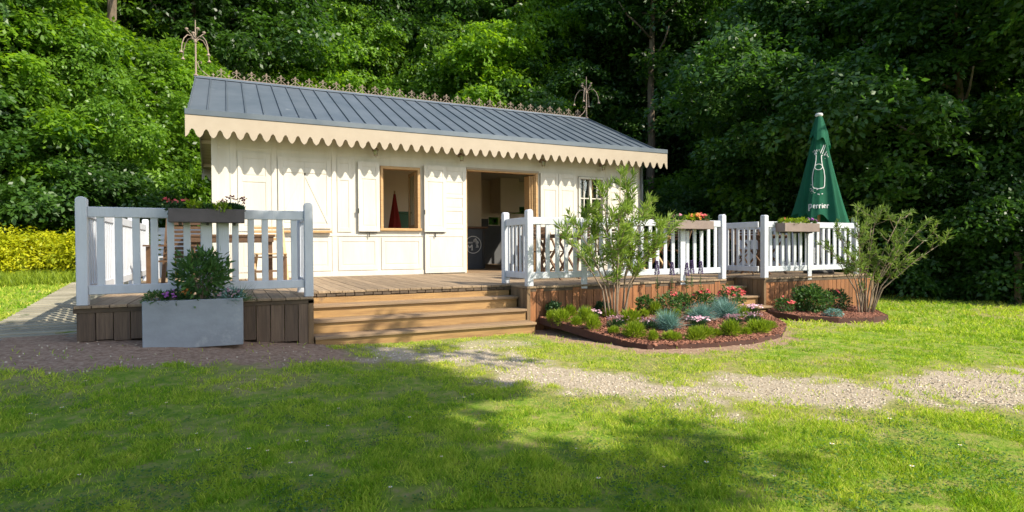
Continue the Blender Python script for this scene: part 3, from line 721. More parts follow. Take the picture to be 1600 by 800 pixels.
# things standing inside, seen through the window
fp = thing('folded_parasol', 'red folded parasol leaning inside the open window', 'parasol', (-.25, 6.0, .0))
n = 24; prof = [(.02, 1.75), (.05, 1.5), (.12, 1.0), (.16, .75)]; fpm = MB(1); vs = []; fs = []
for (r_, z) in prof:
    for k in range(n): a = 2 * math.pi * k / n; q = r_ * (1 + .25 * math.cos(6 * a)); vs.append((q * math.cos(a), q * math.sin(a), z))
for i in range(3):
    for k in range(n): fs.append((i * n + k, i * n + (k + 1) % n, (i + 1) * n + (k + 1) % n, (i + 1) * n + k))
fpm.add(vs, fs).build('canopy', redcloth, fp, smoothf=True); MB(1).tube([(0, 0, .0), (0, 0, 1.82)], .018, 8).build('pole', paleteak, fp)
gb = thing('recycling_bin', 'dark green bin inside the open window, right of the red parasol', 'bin', (-.02, 6.15, 0))
MB(1).prism([(-.12, 0), (.12, 0), (.15, 1.30), (-.15, 1.30)], 'y', -.12, .12).build('body', greencloth, gb, fixn=True, bevel=.01); MB(1).box(-.17, .17, -.14, .14, 1.303, 1.36).build('lid', greencloth, gb, bevel=.015)

# ------------------------------------------------------------------ furniture on the terrace
def folding_chair(label, loc, rz, wood=teak, group='folding chairs on the terrace'):
    t_ = thing('folding_chair', label, 'chair', loc, rz, group)
    for s in (-1, 1):
        MB(2).bar((s * .20, .24, .0), (s * .20, -.17, .46), .022, .035, up=(1, 0, 0)).build('leg', wood, t_)
        MB(2).bar((s * .225, -.20, .0), (s * .225, .235, .88), .022, .038, up=(1, 0, 0)).build('leg', wood, t_)
    m_ = MB(3)
    for k in range(6): m_.box(-.21, .21, -.19 + k * .066, -.19 + k * .066 + .052, .445, .463)
    m_.build('seat', wood, t_, bevel=.003)
    m_ = MB(4)
    for k in range(4): m_.box(-.212, .212, .135 + k * .028 + .0, .15 + k * .028, .66 + k * .058, .66 + k * .058 + .04)
    m_.build('backrest', wood, t_, bevel=.003)
    return t_
c0 = folding_chair('dark brown folding chair just right of the oak door frame', (1.05, 1.9, 0), 2.9)
for (x, y, rz, lb) in ((1.62, 2.2, .4, 'dark brown folding chair seen through the left part of the sunlit railing'),
                       (2.0, 1.5, -.5, 'dark brown folding chair behind the stems of the oleander'),
                       (3.25, 2.2, 1.5, 'dark brown folding chair left of the pale slatted table'),
                       (4.25, 1.9, -1.4, 'dark brown folding chair behind the flower box on the sunlit railing'),
                       (5.15, 1.1, .9, 'dark brown folding chair at the left end of the far terrace'),
                       (6.0, 1.7, -.8, 'dark brown folding chair on the far terrace behind the flower box')):
    dup(c0, (x, y, 0), rz, lb)
c1 = folding_chair('pale teak folding chair on the left terrace near the closed hatch', (-3.08, 2.55, 0), .1, paleteak)
def bistro(label, loc, rz, wood, w_=.7, l_=.7, h=.74, group='slatted tables on the terrace'):
    t_ = thing('folding_table', label, 'table', loc, rz, group)
    m_ = MB(3); n = int(l_ / .07)
    for k in range(n): m_.box(-w_ / 2, w_ / 2, -l_ / 2 + k * l_ / n, -l_ / 2 + (k + 1) * l_ / n - .01, h - .022, h)
    for s in (-1, 1): m_.box(s * (w_ / 2 - .06) - .02, s * (w_ / 2 - .06) + .02, -l_ / 2 + .02, l_ / 2 - .02, h - .062, h - .024)
    m_.build('tabletop', wood, t_, bevel=.003)
    for s in (-1, 1):
        MB(2).bar((s * (w_ / 2 - .07), -l_ / 2 + .04, 0), (s * (w_ / 2 - .07), l_ / 2 - .06, h - .06), .025, .04, up=(1, 0, 0)).build('leg', wood, t_)
        MB(2).bar((s * (w_ / 2 - .10), l_ / 2 - .04, 0), (s * (w_ / 2 - .10), -l_ / 2 + .06, h - .06), .025, .04, up=(1, 0, 0)).build('leg', wood, t_)
    return t_
bistro('pale slatted folding table in the middle of the sunlit terrace', (3.62, 1.95, 0), .1, paleteak)
bistro('brown slatted folding table near the oak door frame', (1.3, 1.35, 0), .3, teak, .6, .6)
bistro('brown slatted table under the green parasol on the far terrace', (5.6, .95, 0), .2, teak)
t_ = thing('wooden_table', 'heavy brown wooden table behind the planter shrub', 'table', (-3.62, 2.9, 0))
m_ = MB(3)
for k in range(6): m_.box(-.62, .62, -.36 + k * .12, -.36 + k * .12 + .112, .71, .745)
m_.box(-.6, .6, -.345, -.32, .63, .708); m_.box(-.6, .6, .32, .345, .63, .708); m_.build('tabletop', teak, t_, bevel=.004)
for sx in (-1, 1):
    for sy_ in (-1, 1): MB(2).box(sx * .55 - .035, sx * .55 + .035, sy_ * .27 - .035, sy_ * .27 + .035, 0, .708).build('leg', teak, t_, bevel=.004)
t_ = thing('slatted_armchair', 'dark brown high backed slatted armchair behind the left railing', 'chair', (-4.30, 2.75, 0), -.25)
m_ = MB(3)
for k in range(9): m_.box(-.24, .24, .20 + k * .022, .218 + k * .022, .40 + k * .062, .40 + k * .062 + .042)
m_.build('backrest', teak, t_)
m_ = MB(4)
for k in range(6): m_.box(-.26, .26, -.28 + k * .08, -.28 + k * .08 + .066, .35, .37)
m_.build('seat', teak, t_)
for s in (-1, 1):
    MB(2).box(s * .28 - .03, s * .28 + .03, -.32, -.27, 0, .57).build('leg', teak, t_); MB(2).bar((s * .27, .17, .0), (s * .27, .42, 1.0), .03, .05, up=(1, 0, 0)).build('leg', teak, t_)
    MB(2).box(s * .29 - .045, s * .29 + .045, -.36, .30, .572, .594).build('armrest', teak, t_)
t_ = thing('slatted_bench', 'white slatted bench against the railing beyond the left gable', 'bench', (-4.42, 5.45, 0))
m_ = MB(3)
for k in range(6): m_.box(-.42, .42, .30 + k * .016, .316 + k * .016, .36 + k * .09, .36 + k * .09 + .06)
m_.build('backrest', railpaint, t_)
m_ = MB(4)
for k in range(5): m_.box(-.42, .42, -.2 + k * .1, -.2 + k * .1 + .085, .38, .40)
m_.build('seat', railpaint, t_)
for s in (-1, 1):
    for y in (-.18, .26): MB(2).box(s * .38 - .03, s * .38 + .03, y - .03, y + .03, 0, .378).build('leg', railpaint, t_)
t_ = thing('footstool', 'low dark framed stool on the left terrace below the hatch ledge', 'stool', (-3.12, 2.1, 0))
m_ = MB(4)
for k in range(4): m_.box(-.24, .24, -.15 + k * .08, -.15 + k * .08 + .065, .40, .418)
m_.build('seat', teak, t_)
for sx in (-1, 1):
    for sy_ in (-1, 1): MB(2).box(sx * .22 - .015, sx * .22 + .015, sy_ * .13 - .015, sy_ * .13 + .015, 0, .398).build('leg', teak, t_)
MB(2).box(-.205, .205, -.14, -.12, .2, .225).build('stretcher', teak, t_)

# ------------------------------------------------------------------ closed parasol with printed bottle drawing and lettering
UX, UY = 6.58, .50
um = thing('closed_parasol', 'closed green parasol with a white bottle drawing and lettering', 'parasol', (UX, UY, 0))
MB(1).tube([(0, 0, .05), (0, 0, 3.02)], .024, 12).build('pole', tanwood, um, smoothf=True)
MB(1).lathe([(.26, 0), (.27, .03), (.25, .07), (.06, .09), (.04, .3)], n=20).build('base', darkmetal, um)
MB(1).lathe([(.03, 2.98), (.07, 3.03), (.06, 3.065), (.02, 3.075)], n=14).build('finial', chalk, um, smoothf=True)
def cloth(prof, nf, amp, seed, n=144, skew=0.0):
    rg = np.random.default_rng(seed); ph = rg.random(nf) * .5; vs = []; fs = []
    for i, (r_, z) in enumerate(prof):
        fr = i / (len(prof) - 1)
        for k in range(n):
            a = 2 * math.pi * k / n
            f = (1 - 2 * abs(math.sin(nf * a / 2 + .5 * math.sin(2 * a + 1.1))) ** .8) * .75 + .35 * (1 - 2 * abs(math.sin((nf + 2) * a / 2 + .9 * fr + 1)))
            f2 = .55 * math.cos(3 * a + .7) + .45 * math.cos(5 * a + 2.2)
            fl_ = 1 - .8 * max(0, math.cos(a + 2.50)) ** 2; f *= fl_; q = r_ * (1 + amp * f * (.45 + .55 * fr) + .16 * f2 * fr + .26 * fr ** 2 * max(0, math.cos(a + .45)) ** 3)
            dz = -.05 * fr ** 4 * math.cos(nf * a + .9) - .10 * fr ** 4 * math.cos(a + .45)
            vs.append((q * math.cos(a) * (1 + skew * fr), q * math.sin(a), z + dz))
    for i in range(len(prof) - 1):
        for k in range(n): fs.append((i * n + k, (i + 1) * n + k, (i + 1) * n + (k + 1) % n, i * n + (k + 1) % n))
    return vs, fs
def lerp_prof(pts, n):
    zs = [p[1] for p in pts]; out_ = []
    for i in range(n):
        z = zs[0] + (zs[-1] - zs[0]) * i / (n - 1)
        for (r1, z1), (r2, z2) in zip(pts[:-1], pts[1:]):
            if z1 >= z >= z2 - 1e-9:
                out_.append((r1 + (r2 - r1) * (z1 - z) / (z1 - z2), z)); break
    return out_
vs, fs = cloth(lerp_prof([(.08, 2.72), (.125, 2.5), (.175, 2.2), (.24, 1.85), (.315, 1.45), (.40, 1.03)], 30), 7, .46, 3)
cv = MB(1).add(vs, fs).build('canopy', umbm, um, smoothf=True); bvh = BVHTree.FromPolygons([Vector(v) for v in vs], fs)
vs2, fs2 = cloth(lerp_prof([(.05, 3.01), (.09, 2.88), (.145, 2.70), (.175, 2.52)], 12), 5, .28, 5)
MB(1).add(vs2, fs2).build('canopy_cap', umbm, um, smoothf=True)
tocam = Vector((CAM.x - UX, CAM.y - UY, 0)).normalized(); side = Vector((-tocam.y, tocam.x, 0))
def project(pts2, off=.012):
    res = []
    for (a, z) in pts2:
        o_p = tocam * 1.2 + side * a + Vector((0, 0, z)); h_ = bvh.ray_cast(o_p, -tocam)
        p = h_[0] if h_[0] is not None else side * a + Vector((0, 0, z)); res.append(p + tocam * off)
    return res
pr = MB(2)
def stroke(pts, w_, step=.012):
    P = []
    for (a, b) in zip(pts[:-1], pts[1:]):
        a = Vector(a); b = Vector(b); n = max(1, int((b - a).length / step))
        for k in range(n): P.append(a.lerp(b, k / n))
    P.append(Vector(pts[-1])); L = []
    for i, p in enumerate(P):
        d = (P[min(i + 1, len(P) - 1)] - P[max(i - 1, 0)]).normalized(); n = Vector((-d.y, d.x)) * w_ / 2; L += [(p.x + n.x, p.y + n.y), (p.x - n.x, p.y - n.y)]
    V_ = project(L); pr.add(V_, [(2 * i, 2 * i + 1, 2 * i + 3, 2 * i + 2) for i in range(len(P) - 1)])
# bottle outline (a = across, z = up)
bx, bz = -.005, 1.62
bot = [(-.085, .0), (-.10, .04), (-.105, .2), (-.09, .33), (-.06, .42), (-.045, .52), (-.04, .60), (-.045, .63)]
stroke([(bx + a, bz + z) for a, z in bot], .013); stroke([(bx - a * .9 + .01, bz + z) for a, z in bot], .013); stroke([(bx - .085, bz), (bx, bz - .02), (bx + .085, bz)], .013)
stroke([(bx + .065 * math.cos(t), bz + .40 + .055 * math.sin(t)) for t in np.linspace(0, 6.3, 16)], .011)
stroke([(bx + .03, bz + .66), (bx + .09, bz + .82)], .012); stroke([(bx + .06, bz + .64), (bx + .125, bz + .84)], .01); stroke([(bx + .09, bz + .62), (bx + .14, bz + .70)], .014)
rg = random.Random(12)
for (cx, cz, n, s) in ((bx - .05, bz + .70, 12, .05), (bx + .12, bz + .60, 10, .04), (bx - .11, bz - .02, 12, .05), (bx + .0, bz - .07, 9, .07), (bx - .05, bz + .64, 8, .03)):
    for k in range(n):
        x, z = cx + rg.gauss(0, s * .6), cz + rg.gauss(0, s * .7); d = rg.uniform(.005, .011); stroke([(x - d, z), (x + d, z + rg.uniform(-.008, .008))], d * 1.5)
# blackletter style word, drawn with broad pen strokes
U = .042
glyph = {'p': [[(0, -.55), (0, 1)], [(0, 1), (.55, .95)], [(.55, .95), (.55, .15)], [(.55, .15), (.05, .0)], [(-.15, -.55), (.2, -.55)]],
         'e': [[(0, .1), (0, .9)], [(0, .9), (.45, 1)], [(.45, 1), (.45, .6)], [(.45, .6), (.05, .45)], [(0, .1), (.5, .05)]],
         'r': [[(.05, 0), (.05, 1)], [(.05, .85), (.42, 1)], [(.42, 1), (.45, .75)], [(-.08, 0), (.2, 0)]],
         'i': [[(.08, 0), (.08, .95)], [(-.04, .95), (.1, .95)], [(.04, 1.25), (.13, 1.32)], [(0, 0), (.22, 0)]]}
word = 'perrier'; adv = {'p': .95, 'e': .78, 'r': .72, 'i': .45}; xs_ = -.165; tot = sum(adv[c] for c in word)
k_ = 0; cur = 0
for c in word:
    sc_ = U * (1.25 if k_ == 0 else 1.0)
    for s in glyph[c]:
        arc = -.02 * abs((cur / tot) * 2 - 1) ** 2 * 0
        stroke([(xs_ + cur * U * 1.55 + x * sc_ * 1.35, 1.235 + y * sc_ * 1.5 + arc) for x, y in s], .0155 if abs(s[0][0] - s[1][0]) < .1 else .011, .008)
    cur += adv[c] * (1.2 if k_ == 0 else 1); k_ += 1
pr.build('printed_drawing', chalk, cv)

# ------------------------------------------------------------------ leaves and plants
def leafcloud(name, P, D, L, W, m, parent=None, rg=None, rnd=None, nrm=None, fold=0.0, curve=0.0):
    """P base points, D leaf directions, L length, W width (arrays); one rhombic leaf per point"""
    n = len(P); rg = rg or np.random.default_rng(1)
    D = D / np.maximum(np.linalg.norm(D, axis=1, keepdims=True), 1e-6)
    if nrm is None: nrm = rg.normal(size=(n, 3)); nrm[:, 2] += 1.2
    S = np.cross(D, nrm); S /= np.maximum(np.linalg.norm(S, axis=1, keepdims=True), 1e-6)
    L = np.broadcast_to(L, n)[:, None]; W = np.broadcast_to(W, n)[:, None]
    up = np.cross(S, D)
    V = np.stack([P, P + D * L * .45 + S * W * .5 + up * fold * W, P + D * L + up * curve * L, P + D * L * .45 - S * W * .5 + up * fold * W], 1).reshape(-1, 3)
    F = np.arange(4 * n).reshape(n, 4)
    if rnd is None: rnd = rg.random(n)
    return np_obj(name, V, F, m, parent, np.repeat(rnd, 4))
def dirs(rg, n, zb=0.0, zs=1.0):
    d = rg.normal(size=(n, 3)); d /= np.linalg.norm(d, axis=1, keepdims=True); d[:, 2] = d[:, 2] * zs + zb
    return d / np.linalg.norm(d, axis=1, keepdims=True)

def crown(name, seed, blobs, nspray, per, leaf, sr_, m, parent, inner=.25, wfac=.55, droop=.42, flat=.10, rr_=(.7, 1.2)):
    rg = np.random.default_rng(seed); B = np.array(blobs, float)
    ar = (B[:, 3] * B[:, 4] + B[:, 3] * B[:, 5] + B[:, 4] * B[:, 5]); ar /= ar.sum()
    k = rg.choice(len(B), nspray * 2, p=ar); d = dirs(rg, nspray * 2, .15)
    rad = rg.uniform(rr_[0], rr_[1], nspray * 2); ii = rg.random(nspray * 2) < inner; rad[ii] = rg.uniform(.3, .8, ii.sum())
    C = B[k, :3] + d * B[k, 3:6] * rad[:, None]
    # drop sprays buried inside other blobs
    keep = np.ones(len(C), bool)
    for b in B:
        q = (((C - b[:3]) / b[3:6]) ** 2).sum(1); keep &= (q > .40) | ii
    C = C[keep][:nspray]; d = d[keep][:nspray]; n = len(C)
    nz_ = d * .55 + np.array([0, 0, 1.0]) + rg.normal(size=(n, 3)) * .22; nz_ /= np.linalg.norm(nz_, axis=1, keepdims=True)
    t1 = np.cross(nz_, rg.normal(size=(n, 3))); t1 /= np.linalg.norm(t1, axis=1, keepdims=True); t2 = np.cross(nz_, t1)
    s = sr_ * rg.uniform(.6, 1.35, n)
    a = rg.random((n, per)) * 2 * np.pi; rr = np.sqrt(rg.random((n, per)))
    x = (rr * np.cos(a) * s[:, None]); y = (rr * np.sin(a) * s[:, None] * .75); z = rg.normal(size=(n, per)) * s[:, None] * flat - droop * s[:, None] * rr ** 2
    P = C[:, None] + x[..., None] * t1[:, None] + y[..., None] * t2[:, None] + z[..., None] * nz_[:, None]
    D = np.cos(a)[..., None] * t1[:, None] + np.sin(a)[..., None] * t2[:, None] + rg.normal(size=(n, per, 3)) * .45; D[..., 2] -= .25
    NR = nz_[:, None] + rg.normal(size=(n, per, 3)) * .5
    P = P.reshape(-1, 3); D = D.reshape(-1, 3); NR = NR.reshape(-1, 3)
    rs = np.clip(np.repeat(rg.random(n), per) * .65 + rg.random(n * per) * .35, 0, 1)
    L = leaf * rg.uniform(.65, 1.25, len(P))
    return leafcloud(name, P, D, L, L * wfac, m, parent, rg, rs, NR)
def blobset(seed, h0, h1, rad, n, r0_, r1_, top=.55):
    """separate leaf masses filling an uneven, layered crown between heights h0 and h1"""
    rg = random.Random(seed); out_ = []
    for i in range(n):
        f = (i + rg.random()) / n; z = h0 + (h1 - h0) * f; a = i * 2.399 + rg.uniform(-.5, .5)
        lump = .74 + .30 * math.sin(2 * a + seed + f * 5) + .18 * math.sin(5 * a + f * 11 + seed * 2)
        env = rad * lump * (min(1, .72 + f * 1.2) if f < .3 else (1 - ((f - .3) / .7) ** 2.4 * .8))
        d = env * (rg.uniform(.72, 1.08) if rg.random() < .72 else rg.uniform(.1, .6)); r_ = rg.uniform(r0_, r1_)
        out_.append((d * math.cos(a), d * math.sin(a), z - .12 * d, r_ * 1.25, r_ * 1.25, r_ * .52))
    return out_
def trunk(h, r_, seed, m_parent, lean=.05, limbs=12, h0=.3, reach=2.0):
    rg = random.Random(seed); m_ = MB(seed); pts = [(0, 0, -.4)]; 
    for i in range(1, 9): pts.append((lean * h * (i / 8) ** 1.5 + rg.uniform(-.05, .05), rg.uniform(-.06, .06), h * i / 8))
    m_.tube(pts, [r_ * (1.35 if i == 0 else 1) * (1 - .8 * i / 8) for i in range(9)], 9)
    for k in range(limbs):
        f = h0 + (1 - h0) * (k + .5) / limbs * .9; z = h * f; a = k * 2.4 + rg.uniform(-.4, .4); L = reach * (1.1 - f * .6) * rg.uniform(.7, 1.1)
        p0 = Vector((lean * h * f ** 1.5, 0, z)); d = Vector((math.cos(a), math.sin(a), rg.uniform(.3, .7)))
        m_.tube([p0, p0 + d * L * .4 + Vector((0, 0, .05)), p0 + d * L * .75, p0 + d * L + Vector((0, 0, .2))], [r_ * .38 * (1 - f * .5), r_ * .28 * (1 - f * .5), r_ * .16, .015], 6)
    return m_.build('trunk', barkm, m_parent, smoothf=True)

# tree kinds --------------------------------------------------------
def tree_kind(kind, seed):
    t_ = thing('leafy_tree', None, 'tree', (0, 0, 0))
    if kind == 'edge':        # leafy down to the ground, about 8 m
        crown('crown', seed, blobset(seed, .5, 8.6, 3.5, 80, .45, .95), 1750, 44, .145, .36, [leaf_mid, leaf_deep][seed % 2], t_, .12)
        trunk(7, .16, seed, t_, reach=2.2)
    elif kind == 'tall':      # 16 m with a clear trunk
        crown('crown', seed, blobset(seed, 4.0, 16, 4.4, 80, .7, 1.5), 1500, 38, .21, .6, leaf_deep, t_, .12)
        trunk(15, .24, seed, t_, h0=.35, reach=3.2)
    elif kind == 'light':     # lighter, yellower foliage
        crown('crown', seed, blobset(seed, .3, 6.8, 3.0, 70, .4, .85), 1600, 42, .135, .33, leaf_mid if seed % 2 else leaf_yellow, t_, .12)
        trunk(5.5, .13, seed, t_, reach=1.8)
    elif kind == 'spread':    # broad crown carried above a shaded hollow
        crown('crown', seed, blobset(seed, 3.0, 9.0, 4.2, 75, .5, 1.05), 1800, 44, .145, .38, leaf_deep, t_, .1)
        trunk(7.5, .17, seed, t_, h0=.4, reach=3.0)
    elif kind == 'bare':      # long clean stem under a high crown
        crown('crown', seed, blobset(seed, 10.5, 16, 3.0, 40, .7, 1.3), 700, 36, .2, .55, leaf_deep, t_, .12)
        trunk(15, .22, seed, t_, h0=.55, reach=2.4)
    elif kind == 'under':
        crown('crown', seed, blobset(seed, .2, 2.9, 1.9, 36, .3, .65), 900, 50, .105, .28, leaf_deep, t_, .15)
        trunk(2.4, .05, seed, t_, limbs=5, h0=.15, reach=1.2)
    return t_
kinds = {k: [tree_kind(k, s) for s in ss] for k, ss in {'edge': (3, 6), 'tall': (8, 11), 'light': (4, 7), 'under': (10,), 'spread': (14,), 'bare': (17,)}.items()}
used = set()
def polar(px, d):
    th = .4514 + math.atan((px - 800) / 915.0); return (-3.65 + d * math.sin(th), -7.06 + d * math.cos(th))
def place_tree(kind, v, px, d, sc, label, group, rz=None, sz=None):
    src = kinds[kind][v]; x, y = polar(px, d); z = float(gz(x, y)) - .1
    rz = (px * .37 + d) % 6.28 if rz is None else rz; s3 = (sc, sc, sz or sc)
    if (kind, v) not in used:
        used.add((kind, v)); src.location = (x, y, z); src.rotation_euler = (0, 0, rz); src.scale = s3; src['label'] = label; src['group'] = group; return src
    return dup(src, (x, y, z), rz, label, group, s3)
GF = 'leafy trees at the edge of the wood'; GB = 'tall trees in the wood behind'; GU = 'bushes at the foot of the wood'
for (k, v, px, d, sc, sz, lb) in [
    ('edge', 0, -110, 19.5, 1.0, 1.1, 'bright leafy tree at the far left edge of the picture'),
    ('light', 0, 90, 20.8, 1.05, 1.1, 'fresh green leafy tree behind the golden hedge'),
    ('light', 1, 225, 21.5, 1.05, 1.0, 'fresh green maple like tree left of the roof'),
    ('edge', 1, 20, 22.5, 1.25, 1.45, 'deep green tree rising behind the golden hedge'),
    ('edge', 0, 330, 26, 1.2, 1.4, 'leafy tree behind the left ridge spire'),
    ('light', 0, 455, 25, 1.15, 1.15, 'light green tree above the left part of the roof'),
    ('edge', 1, 560, 27, 1.15, 1.3, 'leafy tree above the middle of the roof, behind the cresting'),
    ('light', 1, 655, 25.5, 1.15, 1.2, 'brightly lit green tree above the middle of the roof'),
    ('light', 0, 770, 24.8, 1.35, 1.5, 'brightest yellow green tree above the right part of the roof'),
    ('edge', 0, 880, 26, 1.15, 1.2, 'leafy tree behind the right ridge spire'),
    ('edge', 1, 985, 31, 1.2, 1.3, 'dark tree in the shaded hollow right of the pavilion'),
    ('edge', 0, 1090, 29.5, 1.2, 1.2, 'shaded tree between the pavilion and the parasol'),
    ('edge', 0, 1180, 26.5, 1.15, 1.3, 'dark leafy tree left of the closed parasol'),
    ('edge', 1, 1290, 21, 1.15, 1.35, 'broad dark green tree right behind the closed parasol'),
    ('edge', 1, 1405, 20.0, 1.05, 1.3, 'large leafy tree right of the closed parasol'),
    ('edge', 1, 1530, 19.5, 1.0, 1.25, 'leafy tree above the right hand lawn'),
    ('edge', 0, 1660, 19.5, 1.0, 1.2, 'leafy tree at the right edge of the picture')]:
    place_tree(k, v, px, d, sc, lb, GF, sz=sz)
for (k, v, px, d, sc, sz, lb) in [('light', 1, 385, 26, 1.15, 1.55, 'light green tree close right of the left ridge spire'), ('light', 0, 540, 27, 1.2, 1.6, 'tall light green tree high above the middle of the roof'),
    ('light', 1, 705, 26, 1.2, 1.55, 'bright tree between the roof middle and its right end'), ('light', 0, 850, 26.5, 1.2, 1.75, 'tall bright tree just left of the right ridge spire'), ('light', 1, 130, 19.8, .75, .95, 'smaller fresh green tree in front of the others on the left'), ('light', 0, 285, 22.5, .9, 1.1, 'light green tree directly left of the gable')]:
    place_tree(k, v, px, d, sc, lb, GF, rz=d * 2.7, sz=sz)
for i, (px, d) in enumerate([(0, 20.5), (175, 18.6), (1010, 20.5), (1100, 19.5), (1190, 18.6), (1270, 17.6), (1370, 16.9), (1460, 16.8), (1560, 16.6), (1650, 16.6)]):
    place_tree('under', 0, px, d, 1.0, ORD[i] + ' low bush from the left along the foot of the wood', GU)
place_tree('spread', 0, 1505, 17.6, 1.0, 'broad olive green tree overhanging the right hand lawn', GF)
place_tree('spread', 0, 1275, 19.2, 1.0, 'broad tree spreading above the closed parasol', GF)
for px, d, lb in ((176, 21.8, 'tree whose bare trunk shows high above the golden hedge'), (318, 24.5, 'bare trunk in the trees behind the left gable'), (445, 27.5, 'bare trunk deep behind the left part of the roof'), (690, 29, 'bare trunk deep behind the middle of the roof'), (915, 28, 'bare trunk behind the right ridge spire'), (1015, 24.5, 'bare trunk in the dark hollow right of the roof'), (1390, 19.5, 'bare trunk in the shade right of the parasol')):
    place_tree('bare', 0, px, d, 1.0, lb, 'trees with bare trunks')
for i in range(17):
    px = -160 + i * 118; place_tree('tall', i % 2, px, 27.5 + (i * 7 % 5) * .9, 1.0, ORD[i] + ' tall tree from the left in the front row of the high wood', GB)
for i in range(14):
    px = -200 + i * 150; place_tree('tall', (i + 1) % 2, px, 36 + (i * 5 % 4), 1.25, ORD[i] + ' tall tree from the left in the rear row of the high wood', GB)
for i in range(14):
    px = -150 + i * 138; place_tree('edge', i % 2, px, 31 + (i * 5 % 4), 1.35, ORD[i] + ' dark leafy tree from the left deep inside the wood', 'dark trees deep inside the wood')

# shade tree behind the viewer: its crown shades the near lawn and the left railing
def shade_tree():
    t_ = thing('shade_tree', 'large broad tree behind the viewer that shades the near lawn', 'tree', (.4, -14.2, -.6))
    rg = random.Random(4); bl = []
    poly = [(-1.75, -9), (-1.75, -5.6), (-1.65, -5.0), (-1.45, -4.6), (-2.1, -4.35), (-2.35, -3.7), (-2.1, -3.1), (-1.75, -2.6), (-1.85, -2.2), (-1.55, -1.75), (-1.85, -1.3), (-1.95, -.7), (-2.25, -.1), (-2.75, .35), (-3.1, .9), (-3.6, 1.35), (-5, 1.5), (-7, 1.45), (-9.5, 1.0), (-11, -2), (-11, -9)]
    gx = -10.8
    while gx < -1.2:
        gy = -8.8
        while gy < 1.6:
            x = gx + rg.uniform(-.2, .2); y = gy + rg.uniform(-.2, .2)
            if inpoly(np.array([x]), np.array([y]), poly)[0]:
                dmin = float(segdist(np.array([x]), np.array([y]), poly + [poly[0]])[0])
                r_ = min(1.25, (dmin - .08) / 1.2)
                if r_ > .14:
                    H = rg.uniform(5.6, 8.6); bl.append((x + .636 * H - .4, y - .909 * H + 14.2, H, r_, r_, r_ * .7))
            gy += .46
        gx += .46
    for (x, y, r_) in ((-1.42, -4.45, .2), (-1.24, -4.68, .13), (-1.6, -4.85, .22), (-1.9, -2.75, .28), (-1.25, -1.8, .17), (-1.6, -1.0, .22), (-1.7, .05, .2), (-2.0, .2, .2), (-2.0, -4.4, .25)):
        H = 6.5; bl.append((x + .636 * H - .4, y - .909 * H + 14.2, H, r_, r_, r_ * .7))
    crown('crown', 77, bl, 24000, 20, .19, .24, leaf_deep, t_, .55, droop=.1, rr_=(.3, 1.0))
    m_ = MB(5); m_.tube([(0, 0, -.3), (.1, .1, 2), (-.1, .6, 4.2), (-.4, 1.6, 6.0), (-.8, 3, 7.2)], [.42, .3, .25, .18, .08], 10)
    for (x, y, z) in ((-3, 4, 6.6), (-6, 3, 6.4), (2, 3, 6.5), (-2, 7, 6.5), (-6, 7, 6.8), (1, 6.5, 6.6), (-4, 1, 6.4)):
        m_.tube([(0, .6, 4.0), (x * .4, .6 + (y - .6) * .4, 5.4), (x, y, z)], [.16, .1, .03], 6)
    m_.build('trunk', barkm, t_, smoothf=True)
shade_tree()

# ------------------------------------------------------------------ golden hedge on the left
hd = thing('golden_hedge', 'low golden yellow hedge at the far left beyond the boardwalk', 'hedge', (*polar(40, 15.9), -.12), -.12)
bl = []; rg = random.Random(3)
for i in range(18): bl.append((-3.4 + i * .36, rg.uniform(-.5, .5), rg.uniform(.25, .6), .6, .55, rg.uniform(.40, .58)))
crown('foliage', 31, bl, 2600, 26, .095, .24, leaf_hedge, hd, .15, wfac=.38)
m_ = MB(3)
for i in range(16): x = -3.2 + i * .4; m_.tube([(x, 0, -.1), (x + rg.uniform(-.1, .1), rg.uniform(-.1, .1), .4)], [.02, .008], 5)
m_.build('stems', stemm, hd)

# ------------------------------------------------------------------ flower beds
def bedz(x, y):
    return -.560 + .130 * smooth((np.asarray(y) + 2.1) / 1.8)
def bed(name, label, poly, zf, step=.07):
    xs = np.arange(min(p[0] for p in poly), max(p[0] for p in poly) + step, step); ys = np.arange(min(p[1] for p in poly), max(p[1] for p in poly) + step, step)
    n = len(poly); cx = sum(p[0] for p in poly) / n; cy_ = sum(p[1] for p in poly) / n
    # radial grid so the outline is exact
    P = [Vector((*p, 0)) for p in poly]; ring = []
    for i in range(n):
        for k in range(6): ring.append(P[i].lerp(P[(i + 1) % n], k / 6))
    V = [(cx, cy_, 0)]; F = []; m = len(ring); K = 9
    for j in range(1, K + 1):
        for q in ring: V.append((cx + (q.x - cx) * j / K, cy_ + (q.y - cy_) * j / K, 0))
    V = np.array(V); V[:, 2] = zf(V[:, 0], V[:, 1]) + .02 * (fbm(V[:, 0], V[:, 1], .2, 3, 2) - .5)
    for k in range(m): F.append((0, 1 + k, 1 + (k + 1) % m))
    for j in range(K - 1):
        for k in range(m): F.append((1 + j * m + k, 1 + (j + 1) * m + k, 1 + (j + 1) * m + (k + 1) % m, 1 + j * m + (k + 1) % m))
    o = np_obj(name, V, F, mulch, None, smoothf=True); tag(o, label, None, None, 'structure'); return o
mulch = mat('mulch', (.13, .05, .03), .9, (.07, .028, .018), scale=(30, 30, 30), bump=.9, bscale=50, bdist=.03)
chipm = mat('bark_chips', (.12, .04, .022), .85, rndcol=(.34, .15, .09))
def edging(label, pts, zt, h=.09):
    m_ = MB(1)
    for a, b in zip(pts[:-1], pts[1:]):
        za, zb = zt(*a), zt(*b)
        a_ = Vector((*a, za - h / 2)); b_ = Vector((*b, zb - h / 2)); d = (b_ - a_).normalized() * .004; m_.bar(a_ - d, b_ + d, .012, h)
    o = m_.build('bed_edging', corten); tag(o, label, 'edging'); return o
bed('mulch_bed', None, BED, bedz)
